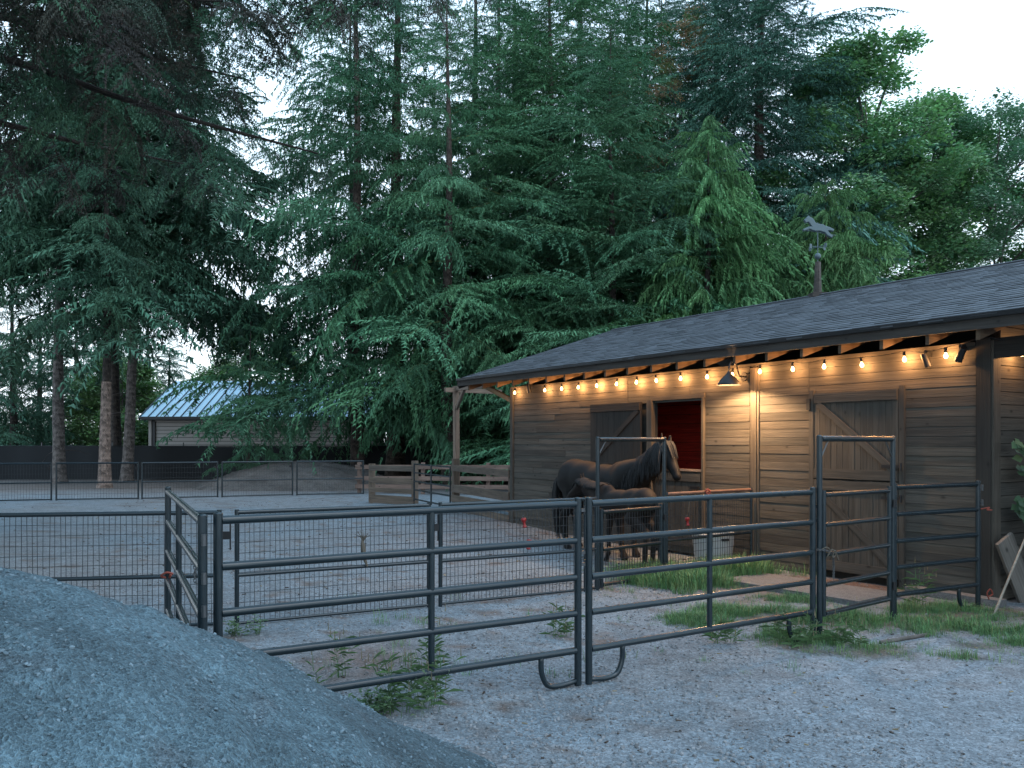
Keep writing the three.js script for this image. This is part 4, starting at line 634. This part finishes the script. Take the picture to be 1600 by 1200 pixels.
// rear row that closes the view between the nearer trunks
[[-40, 52, 14, DK, SPRUCE, 'dark spruce beyond the screen fence outside the left edge'], [62, 56, 13, DK, FIR, 'dark fir directly behind the straight grey trunk'], [160, 60, 14.5, DK, SPRUCE, 'dark spruce far behind the pale barkless trunk'], [232, 64, 15, DK, FIR, 'dark fir far behind the house left corner'], [20, 47, 13, DK, SPRUCE, 'dark spruce behind the screen fence at the left edge'], [120, 52, 11, DK, FIR, 'dark fir between the two left trunks'], [265, 58, 9, G3, SPRUCE, 'short spruce rising behind the metal roof'], [480, 52, 10.5, G3, SPRUCE, 'spruce behind the right end of the metal roof'], [655, 46, 12.5, DK, FIR, 'dark fir behind the tube gate'], [680, 52, 27, DK, SPRUCE, 'dark spruce left of the barn gable'], [820, 52, 30, G1, FIR, 'rear fir behind the barn left end'], [965, 52, 27, G1, SPRUCE, 'rear spruce behind the barn roof left half'], [995, 48, 19, G2, SPRUCE, 'rear spruce behind the barn roof middle'], [1065, 47, 13, G2, FIR, 'rear fir left of the bright cedar'], [1150, 46, 15, G1, FIR, 'rear fir right of the bright cedar'], [1245, 47, 17, G2, FIR, 'rear blue fir left of the maple'], [1300, 48, 15, G2, FIR, 'rear fir under the broad maple'], [1420, 50, 11, G2, FIR, 'rear fir under the rounded maple'], [1520, 50, 8.5, G2, FIR, 'rear fir low at the right edge']].forEach(([u, d, h, t, k, lab], i) => conifer(lab, UX(u, d), d, { h, base: 0.6, rad: 4.2, r0: 0.26, kind: k, tint: t, seed: 60 + i, gap: 0.6, per: 6, skip: h > 18 ? 0.25 : 0.05 }));
conifer('unseen added shade conifer left of the yard outside the frame', -13.5, 5, { h: 22, base: 5, rad: 6, r0: 0.36, seed: 120, tint: G1, gap: 0.55, per: 6, top: 0.6 });  // unseen conifers, added to shade the near boughs
conifer('second unseen added shade conifer left of the yard outside the frame', -16.5, 15, { h: 23, base: 6, rad: 4.6, r0: 0.36, seed: 121, tint: G1, gap: 0.55, per: 6, top: 0.6 });
conifer('unseen added shade conifer behind the viewer to the left outside the frame', -10.5, -3, { h: 22, base: 6, rad: 5.5, r0: 0.36, seed: 122, tint: G1, gap: 0.6, per: 6, top: 0.6 });
// overhanging near conifer at the left; its trunk stands just outside the frame
{
  const root = thing('overhanging_conifer', 'near shade-tinted conifer whose long boughs hang over the upper left', 'tree', [-10.2, 0, -11.5], 0, 'trees around the paddock'), g = RNG(404), wood_ = [clean(trunkGeo(20, 0.4, [0, 0], 9))], list = [];
  const limbs = [[7.0, 0.18, 7.4, -1.0], [8.4, 0.02, 7.2, -0.6], [9.6, 0.3, 6.6, 0.2], [7.6, -0.12, 6.6, -0.4], [10.6, -0.1, 6.4, 0.4], [9.0, 0.42, 6.6, -0.3], [8.0, 0.55, 6.6, 0.0], [7.4, -0.35, 5.6, 0], [11.5, 0.12, 7.0, 0.6], [9.0, -0.55, 5, 0.3], [12.4, 0.4, 6, 0.8], [10, 0.75, 6, 0.5], [6.6, 0.8, 6, 0.2], [8.8, 0.0, 8.6, -0.6], [9.6, 0.12, 8.9, -0.9], [8.2, -0.06, 8.2, -0.6], [10.4, 0.05, 9.2, -1.2], [10.8, 0.2, 9.8, -1.7], [9.8, -0.04, 9.4, -1.4]];
  for (const [y, a, L, dy] of limbs) {
    const dir = V(Math.cos(a), 0, -Math.sin(a)), pts = curve([V(0, y, 0), dir.clone().multiplyScalar(L * 0.35).add(V(0, y + 0.15, 0)), dir.clone().multiplyScalar(L * 0.7).add(V(0, y + dy * 0.55, 0.1)), dir.clone().multiplyScalar(L).add(V(0, y + dy, 0))], 12);
    wood_.push(clean(tube(pts, pts.map((_, i) => 0.085 * (1 - i / 14)), 7)));
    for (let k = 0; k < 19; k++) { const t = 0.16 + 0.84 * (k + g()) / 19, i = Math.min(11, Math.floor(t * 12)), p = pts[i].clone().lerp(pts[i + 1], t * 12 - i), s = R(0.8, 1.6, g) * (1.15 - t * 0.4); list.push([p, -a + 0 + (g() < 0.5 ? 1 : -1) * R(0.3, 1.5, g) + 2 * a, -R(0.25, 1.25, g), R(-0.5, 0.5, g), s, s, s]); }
  }
  for (let j = 0; j < 34; j++) {  // boughs above the view, made long and dense to shade those below
    const y = 10.8 + j * 0.26, a = j * 2.399, L = (7.6 - j * 0.13) * R(0.75, 1.05, g), dir = V(Math.cos(a), 0, -Math.sin(a)), tip = dir.clone().multiplyScalar(L).add(V(0, y + R(-0.2, 0.6, g), 0));
    wood_.push(clean(tube([V(0, y, 0), V(0, y + 0.2, 0).lerp(tip, 0.5), tip], [0.07, 0.05, 0.015], 6)));
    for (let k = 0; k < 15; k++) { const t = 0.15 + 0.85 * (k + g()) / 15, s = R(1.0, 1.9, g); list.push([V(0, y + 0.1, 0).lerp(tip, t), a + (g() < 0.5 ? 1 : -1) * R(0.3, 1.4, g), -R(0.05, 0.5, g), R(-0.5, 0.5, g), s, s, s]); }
  }
  part(root, 'trunk', wood_, barkMats.dark); instanced(root, SPRUCE, list, [DK, [0.05, 0.052, 0.042], [0.044, 0.042, 0.036], [0.04, 0.075, 0.052]], 0.25);  // mixes dead-twig browns with greens darkened for the canopy shade
}
// ---------------------------------------------------------------- grass, weeds, vine
function tuft(seed, n, h, spread, w) {
  const g = RNG(seed), T = triMesh();
  for (let i = 0; i < n; i++) {
    const a = g() * 6.283, r = Math.sqrt(g()) * spread, b = V(Math.cos(a) * r, 0, Math.sin(a) * r), L = h * R(0.45, 1.15, g), bend = R(0.15, 0.75, g), a2 = a + R(-1, 1, g), dx = Math.cos(a2), dz = Math.sin(a2), s = V(-dz * w, 0, dx * w), k = R(0.7, 1.3, g), c = g() < 0.1 ? [1.9 * k, 1.35 * k, 1.2 * k] : [k, k, k];
    const m = b.clone().add(V(dx * L * bend * 0.3, L * 0.6, dz * L * bend * 0.3)), e = b.clone().add(V(dx * L * bend, L * (1 - bend * 0.3), dz * L * bend));
    T.tri(b.clone().add(s), b.clone().sub(s), m.clone().add(s.clone().multiplyScalar(0.8)), c); T.tri(b.clone().sub(s), m.clone().sub(s.clone().multiplyScalar(0.8)), m.clone().add(s.clone().multiplyScalar(0.8)), c); T.tri(m.clone().add(s.clone().multiplyScalar(0.8)), m.clone().sub(s.clone().multiplyScalar(0.8)), e, c);
  }
  return T.build();
}
{
  const g = RNG(505), protos = [1, 2, 3].map((s) => tuft(70 + s, 15, 0.13, 0.10, 0.0026)), list = [];
  for (let i = 0; i < 60000 && list.length < 5200; i++) {
    const x = R(0.9, 6.9, g), d = R(6.2, 11.3, g); let m = 0;
    for (const [gx, gd, rx, rd] of GRASS) m = Math.max(m, Math.exp(-0.6 * (((x - gx) / rx) ** 2 + ((d - gd) / rd) ** 2)));
    const f = m * (0.15 + 2.1 * Math.max(0, fbm(x * 2.6, d * 4.2, 51) - 0.12)) - 0.13 + (fbm(x * 11, d * 13, 52, 2) - 0.5) * 0.9; if (f < 0.12 || g() > f * f * 1.6 + 0.05) continue;
    const nb = [4.91 - x, 8.76 - d], nn = nb[0] * 0.8354 + nb[1] * 0.5496, ss = nb[0] * 0.5496 - nb[1] * 0.8354; if (nn < 0.05 || (ss > 0.62 && ss < 2.42 && nn > 0.28 && nn < 1.4 && g() < 0.985)) continue;
    const s = (d > 9.2 ? R(0.5, 1.25, g) : R(0.2, 0.62, g)) * (0.6 + Math.min(1, f)); list.push([V(x, groundH(x, d) - 0.004, -d), g() * 6.283, 0, 0, s, s * R(0.7, 1.2, g), s]);
  }
  for (let i = 0; i < 420; i++) { const x = R(-1.9, 5.4, g), d = R(6.0, 9.3, g); if (fbm(x * 1.2, d * 1.2, 77) < 0.52) continue; const s = R(0.25, 0.8, g); list.push([V(x, groundH(x, d) - 0.004, -d), g() * 6.283, 0, 0, s, s, s]); }
  const root = new THREE.Group(); root.name = 'grass'; scene.add(root); meta(root, 'patchy green grass around the gates and barn foot', 'grass', null, 'stuff');
  instanced(root, protos, list, [[0.115, 0.24, 0.085], [0.095, 0.21, 0.085], [0.145, 0.22, 0.09]], 0.3, 'grass_tufts');
}
function weed(label, x, d, h, n, seed, broad) {
  const root = thing('weed_plant', label, 'weed', [x, groundH(x, d), -d], 0, 'weeds along the corral panels'), g = RNG(seed), T = triMesh();
  for (let i = 0; i < n; i++) {
    const a = g() * 6.283, L = h * R(0.4, 1.15, g), lean = R(0.1, 0.6, g), o0 = Math.sqrt(g()) * (broad ? 0.14 : Math.min(0.2, n * 0.006)), off = V(Math.cos(a + 1) * o0, 0, Math.sin(a + 1) * o0), tip = V(Math.cos(a) * L * lean, L, Math.sin(a) * L * lean).add(off), k = R(0.75, 1.2, g), c = [0.085 * k, 0.17 * k, 0.06 * k], sw = 0.003, s = V(-Math.sin(a) * sw, 0, Math.cos(a) * sw);
    const mid = off.clone().lerp(tip, 0.35); mid.y = L * 0.55; T.tri(off.clone().add(s), off.clone().sub(s), mid, c); T.tri(mid.clone().add(s), mid.clone().sub(s), tip, c);
    for (let q = 0.15; q < 0.95; q += broad ? 0.09 : 0.16) { const p = q < 0.55 ? off.clone().lerp(mid, q / 0.55) : mid.clone().lerp(tip, (q - 0.55) / 0.45), b = g() * 6.283, l = (broad ? 0.05 : 0.12) * R(0.6, 1.3, g), w = broad ? 0.013 : 0.0032, dv = V(Math.cos(b), R(0.1, 0.9, g), Math.sin(b)).normalize(), sd = V(-Math.sin(b) * w, 0, Math.cos(b) * w), m = p.clone().addScaledVector(dv, l * 0.5), e = p.clone().addScaledVector(dv, l); e.y -= l * 0.25; const kk = R(0.7, 1.25, g), cc = [0.085 * kk, 0.175 * kk, 0.06 * kk]; T.tri(p, m.clone().add(sd), e, cc); T.tri(p, e, m.clone().sub(sd), cc); }
    if (!broad && g() < 0.7) { const cs = [0.2 * k, 0.17 * k, 0.1 * k]; T.tri(tip.clone().add(V(0.004, -0.05, 0)), tip.clone().add(V(-0.004, -0.05, 0)), tip.clone().add(V(0, 0.02, 0)), cs); }
  }
  part(root, 'foliage', T.build(), leafMat); return root;
}
weed('bushy weed clump under the middle of the front panel', -0.6, 5.3, 0.36, 46, 1, false); weed('broad-leaved low weed left of the bushy clump', -0.85, 5.2, 0.15, 34, 2, true); weed('low leafy weed at the toe of the gravel pile', -1.06, 5.06, 0.15, 26, 3, true);
weed('upright weed just behind the front panel stay', -0.62, 6.15, 0.42, 10, 4, false); weed('thin weed behind the left half of the front panel', -1.2, 6.0, 0.34, 7, 5, false); weed('leaning thin weed beside the pile and front panel', -1.32, 5.5, 0.26, 9, 6, false);
weed('grassy weed near the joint of the two front panels', 0.42, 7.3, 0.26, 16, 7, false); weed('tall weed under the middle panel by the tall gate', 2.3, 6.95, 0.3, 26, 8, false); weed('weed at the foot of the tall gate post', 2.72, 6.9, 0.24, 22, 9, false);
weed('small weed below the middle panel stay', 1.75, 7.0, 0.2, 14, 10, false); weed('dry seed stalks by the wall behind the short panel', 4.05, 8.55, 0.42, 12, 11, false); weed('low weed left of the frayed rope panel foot', -2.3, 7.35, 0.16, 16, 12, true);
{ // climbing vine on the end wall
  const root = thing('vine', 'green climbing vine on the pale end wall at right edge', 'vine', [5.02, 0.0, -8.68], 0), g = RNG(77), T = triMesh(), stems = [];
  const wl = (n, y) => V(n * 0.8354 - 0.02 + 0.09 * 0.5496, y, -(n * 0.5496) + 0.09 * 0.8354);
  const lines = [[[1.3, 0.3], [0.9, 0.75], [0.45, 1.02], [0.12, 1.05]], [[1.4, 0.5], [0.7, 1.25], [0.3, 1.5], [0.05, 1.68]], [[1.2, 0.9], [0.5, 1.4], [0.2, 1.35]], [[1.1, 0.6], [0.5, 0.9], [0.1, 0.97]]];
  for (const l of lines) { const pts = curve(l.map(([n, y]) => wl(n, y)), 20); stems.push(clean(tube(pts, 0.006, 5))); for (const p of pts) for (let k = 0; k < 3; k++) { const b = g() * 6.283, L = R(0.07, 0.13, g), dv = V(Math.cos(b) * 0.9 - 0.2, R(-0.8, 0.3, g), Math.sin(b) * 0.5 + 0.5).normalize(), sd = dv.clone().cross(V(0.3, 0.5, 0.8)).normalize().multiplyScalar(L * 0.42), o = p.clone().add(V(R(-0.03, 0.03, g), R(-0.04, 0.04, g), R(0.0, 0.06, g))), m = o.clone().addScaledVector(dv, L * 0.4), e = o.clone().addScaledVector(dv, L), kk = R(0.7, 1.4, g), c = [0.07 * kk, 0.15 * kk, 0.065 * kk]; T.tri(o, m.clone().add(sd), e, c); T.tri(o, e, m.clone().sub(sd), c); } }
  part(root, 'stem', stems, barkMats.brown); part(root, 'leaves', T.build(), leafMat, 'stuff');
}

// ---------------------------------------------------------------- horses
const smin = (a, b, k) => { const h = Math.max(0, Math.min(1, 0.5 + 0.5 * (b - a) / k)); return b + (a - b) * h - k * h * (1 - h); };
function sdfMesh(bones, lo, hi, res) {                         // bones: [ax, ay, az, ra, bx, by, bz, rb, k]
  const mc = new MarchingCubes(res, new THREE.MeshBasicMaterial(), false, false, 400000), F = mc.field, c = [0, 1, 2].map((i) => (lo[i] + hi[i]) / 2), e = [0, 1, 2].map((i) => (hi[i] - lo[i]) / 2), half = res / 2;
  let i = 0;
  for (let z = 0; z < res; z++) for (let y = 0; y < res; y++) for (let x = 0; x < res; x++, i++) {
    const px = c[0] + e[0] * (x - half) / half, py = c[1] + e[1] * (y - half) / half, pz = c[2] + e[2] * (z - half) / half;
    let d = 9;
    for (const b of bones) {
      const vx = b[4] - b[0], vy = b[5] - b[1], vz = b[6] - b[2], wx = px - b[0], wy = py - b[1], wz = pz - b[2], l2 = vx * vx + vy * vy + vz * vz;
      const t = Math.max(0, Math.min(1, l2 ? (wx * vx + wy * vy + wz * vz) / l2 : 0)), qx = wx - vx * t, qy = wy - vy * t, qz = wz - vz * t, q = Math.sqrt(qx * qx + qy * qy + qz * qz) - (b[3] + (b[7] - b[3]) * t);
      if (q < d + 0.2) d = smin(d, q, b[8]);
    }
    F[i] = -d;
  }
  mc.isolation = 0; mc.update();
  const P = new Float32Array(mc.count * 3); for (let k = 0; k < mc.count; k++) for (let a = 0; a < 3; a++) P[k * 3 + a] = c[a] + mc.positionArray[k * 3 + a] * e[a];
  let g = new THREE.BufferGeometry(); g.setAttribute('position', new THREE.BufferAttribute(P, 3)); g = mergeVertices(g, 1e-4); g.computeVertexNormals(); return g;
}
function horse(label, pos, turn, S, o) {
  const root = thing('horse', label, 'horse', pos, turn, 'horses at the barn'), { leg = 1, girth = 1, neck, coat, maneM } = o, B = [], add = (a, ra, b, rb, k = 0.06) => B.push([...a, ra, ...b, rb, k]);
  const H = 0.28 * (leg - 1), y = (v) => v + H * 2.2;                // longer legs lift the trunk
  add([0.50, y(0.98), 0], 0.235 * girth, [0.05, y(0.95), 0], 0.275 * girth, 0.1); add([0.05, y(0.95), 0], 0.275 * girth, [-0.38, y(1.01), 0], 0.25 * girth, 0.1); add([-0.38, y(1.02), 0], 0.25 * girth, [-0.66, y(1.04), 0], 0.255 * girth, 0.1); add([-0.66, y(1.04), 0], 0.25 * girth, [-0.82, y(0.96), 0], 0.17 * girth, 0.08);
  add([0.34, y(1.20), 0], 0.09, [0.62, y(1.12), 0], 0.17, 0.12); add([0.60, y(0.95), 0], 0.19 * girth, [0.52, y(1.02), 0], 0.2 * girth, 0.1);
  const N = neck.map((p) => [p[0], y(p[1]), p[2]]);
  add([0.55, y(1.1), 0], 0.21 * girth, N[0], 0.155, 0.1); add(N[0], 0.15, N[1], 0.105, 0.06);
  add(N[1], 0.09, N[2], 0.098, 0.04); add(N[2], 0.09, N[3], 0.058, 0.03); add(N[3], 0.058, N[4], 0.056, 0.02); { const h0 = Math.hypot(N[4][0] - N[1][0], N[4][2] - N[1][2]), bx = -(N[4][0] - N[1][0]) / h0, bz = -(N[4][2] - N[1][2]) / h0, J = [N[2][0] + bx * 0.075, N[2][1] - 0.055, N[2][2] + bz * 0.075]; add(J, 0.068, [N[3][0] + bx * 0.03, N[3][1], N[3][2] + bz * 0.03], 0.045, 0.03); }
  const hd = [N[4][0] - N[1][0], N[4][1] - N[1][1], N[4][2] - N[1][2]];
  for (const s of [-1, 1]) {
    add([0.50, y(0.92), 0.12 * s], 0.13, [0.46, y(0.68), 0.15 * s], 0.088, 0.06); add([0.46, y(0.68), 0.15 * s], 0.085, [0.49 + 0.03 * s, y(0.42) * 0.98, 0.15 * s], 0.05, 0.04); add([0.49 + 0.03 * s, y(0.42) * 0.98, 0.15 * s], 0.05, [0.49 + 0.05 * s, 0.15, 0.15 * s], 0.034, 0.02); add([0.49 + 0.05 * s, 0.15, 0.15 * s], 0.042, [0.53 + 0.05 * s, 0.07, 0.15 * s], 0.036, 0.02); add([0.53 + 0.05 * s, 0.05, 0.15 * s], 0.05, [0.545 + 0.05 * s, 0.028, 0.15 * s], 0.056, 0.015);
    add([-0.62, y(0.98), 0.11 * s], 0.17, [-0.5, y(0.72), 0.16 * s], 0.125, 0.07); add([-0.5, y(0.72), 0.16 * s], 0.115, [-0.8 + 0.06 * s, y(0.5), 0.15 * s], 0.06, 0.05); add([-0.8 + 0.06 * s, y(0.5), 0.15 * s], 0.055, [-0.76 + 0.06 * s, 0.16, 0.15 * s], 0.038, 0.025); add([-0.76 + 0.06 * s, 0.16, 0.15 * s], 0.044, [-0.72 + 0.06 * s, 0.07, 0.15 * s], 0.038, 0.02); add([-0.72 + 0.06 * s, 0.05, 0.15 * s], 0.05, [-0.705 + 0.06 * s, 0.028, 0.15 * s], 0.056, 0.015);
    const el = Math.hypot(hd[0], hd[2]), fx = hd[0] / el, fz = hd[2] / el; add([N[1][0] + fx * 0.01 - fz * 0.055 * s, N[1][1] + 0.085, N[1][2] + fz * 0.01 + fx * 0.055 * s], 0.034, [N[1][0] + fx * 0.02 - fz * 0.07 * s, N[1][1] + 0.215, N[1][2] + fz * 0.02 + fx * 0.07 * s], 0.008, 0.012);
  }
  const xs = B.flatMap((b) => [b[0], b[4]]), zs = B.flatMap((b) => [b[2], b[6]]), ys = B.flatMap((b) => [b[1], b[5]]);
  const geo = sdfMesh(B, [Math.min(...xs) - 0.3, -0.05, Math.min(...zs) - 0.3], [Math.max(...xs) + 0.3, Math.max(...ys) + 0.22, Math.max(...zs) + 0.3], 104);
  geo.scale(S, S, S); part(root, 'body', geo, coat);
  const sc = (p) => V(p[0] * S, p[1] * S, p[2] * S), g = RNG(pos[0] * 1000 | 0), tail = [], mane = [];
  for (let k = 0; k < 60; k++) { const a = R(-0.06, 0.06, g), b = R(-0.07, 0.07, g), e = R(0.08, o.tail + 0.3, g); tail.push(clean(tube(curve([sc([-0.95 + R(-0.01, 0.02, g), y(1.10), a * 0.3]), sc([-1.05 + b * 0.5, y(0.98), a]), sc([-1.07 + b, y(0.6), a * 1.5]), sc([-1.03 + b * 1.2, e, a * 1.5])], 8), [0.02, 0.024, 0.026, 0.024, 0.022, 0.018, 0.014, 0.009, 0.003].map((r) => r * S), 5))); }
  part(root, 'tail', tail, maneM);
  const top = [[0.36, y(1.285), 0], [0.62, y(1.30), 0], [N[0][0] - 0.10, N[0][1] + 0.125, N[0][2]], [N[1][0] - 0.07, N[1][1] + 0.09, N[1][2]], [N[1][0] + 0.02, N[1][1] + 0.1, N[1][2]]], mc2 = new THREE.CatmullRomCurve3(top.map((p) => V(...p)));
  for (let k = 0; k < 300; k++) { const t = g(), p = mc2.getPoint(0.08 + t * 0.9), s = o.side * (g() < 0.85 ? 1 : -1), L = o.mane * R(0.6, 1.1, g), j = R(-0.04, 0.04, g); mane.push(clean(tube(curve([p, p.clone().add(V(j * 0.4, 0.012, 0.045 * s)), p.clone().add(V(j, -L * 0.45, (0.19 - 0.06 * t) * s)), p.clone().add(V(j * 1.8, -L, (0.235 - 0.09 * t + R(0, 0.03, g)) * s))], 6).map((q) => q.multiplyScalar(S)), [0.016, 0.018, 0.017, 0.015, 0.012, 0.008, 0.002].map((r) => r * S), 5))); }
  for (let k = 0; k < 26; k++) { const hx = hd[0], hz = hd[2], f = R(0.15, 0.5, g), w = R(-0.05, 0.05, g), p = V(N[1][0], N[1][1] + 0.1, N[1][2]); const el0 = Math.hypot(hx, hz); mane.push(clean(tube(curve([p, p.clone().add(V(hx / el0 * 0.09 - hz / el0 * w, -0.0, hz / el0 * 0.09 + hx / el0 * w)), V(N[2][0] + hx * f * 0.5 + hx / el0 * 0.1 - hz / el0 * w, N[2][1] + hd[1] * f * 0.5 + 0.02, N[2][2] + hz * f * 0.5 + hz / el0 * 0.1 + hx / el0 * w)], 6).map((q) => q.multiplyScalar(S)), [0.012, 0.012, 0.011, 0.01, 0.008, 0.005, 0.002].map((r) => r * S), 5))); }
  part(root, 'mane', mane, maneM);
  const el = Math.hypot(hd[0], hd[2]), fx = hd[0] / el, fz = hd[2] / el, eye = new THREE.MeshStandardMaterial({ color: col(0.01, 0.008, 0.006), roughness: 0.08 });
  for (const s of [-1, 1]) { const m = part(root, 'eye', new THREE.SphereGeometry(0.019 * S, 12, 10), eye); m.position.copy(sc([N[2][0] + 0.03 * fx - fz * 0.088 * s, N[2][1] + 0.015, N[2][2] + 0.03 * fz + fx * 0.088 * s])); }
  return root;
}
const coatTex = tex(128, 128, (u, v) => { const b = 180 + (tfbm(u, v, 6, 30, 3) - 0.5) * 90; return [b, b, b]; });
const coat = (r, g, b) => new THREE.MeshPhysicalMaterial({ color: col(r, g, b), roughness: 0.66, specularIntensity: 0.4, sheen: 0.03, sheenRoughness: 0.5, sheenColor: col(0.2, 0.2, 0.22) });
const blackHair = new THREE.MeshStandardMaterial({ color: col(0.006, 0.0055, 0.006), roughness: 0.8 });
const hairTurn = BT;                                                                    // barn-parallel: +x points right along the wall
horse('dark bay mare standing parallel to the barn, head at the open half door', bp(5.14, 0.0, 0.86), BT, 1.06, { coat: coat(0.0085, 0.0075, 0.0075), maneM: blackHair, neck: [[0.92, 1.24, 0.0], [1.21, 1.46, 0.0], [1.28, 1.40, 0.01], [1.41, 1.21, 0.03], [1.455, 1.13, 0.035]], tail: 0.14, mane: 0.40, side: 1 });
horse('brown foal in front of the mare facing left', bp(4.12, 0.0, 1.42), BT + Math.PI, 0.72, { coat: coat(0.013, 0.0095, 0.0085), maneM: blackHair, leg: 1.32, girth: 0.86, neck: [[0.85, 1.18, -0.02], [1.05, 1.28, -0.08], [1.11, 1.22, -0.12], [1.26, 1.06, -0.2], [1.3, 0.99, -0.22]], tail: 0.75, mane: 0.1, side: -1 });

scene.traverse((o) => { if (o.isMesh) { o.castShadow = true; o.receiveShadow = true; } });
renderer.render(scene, camera);
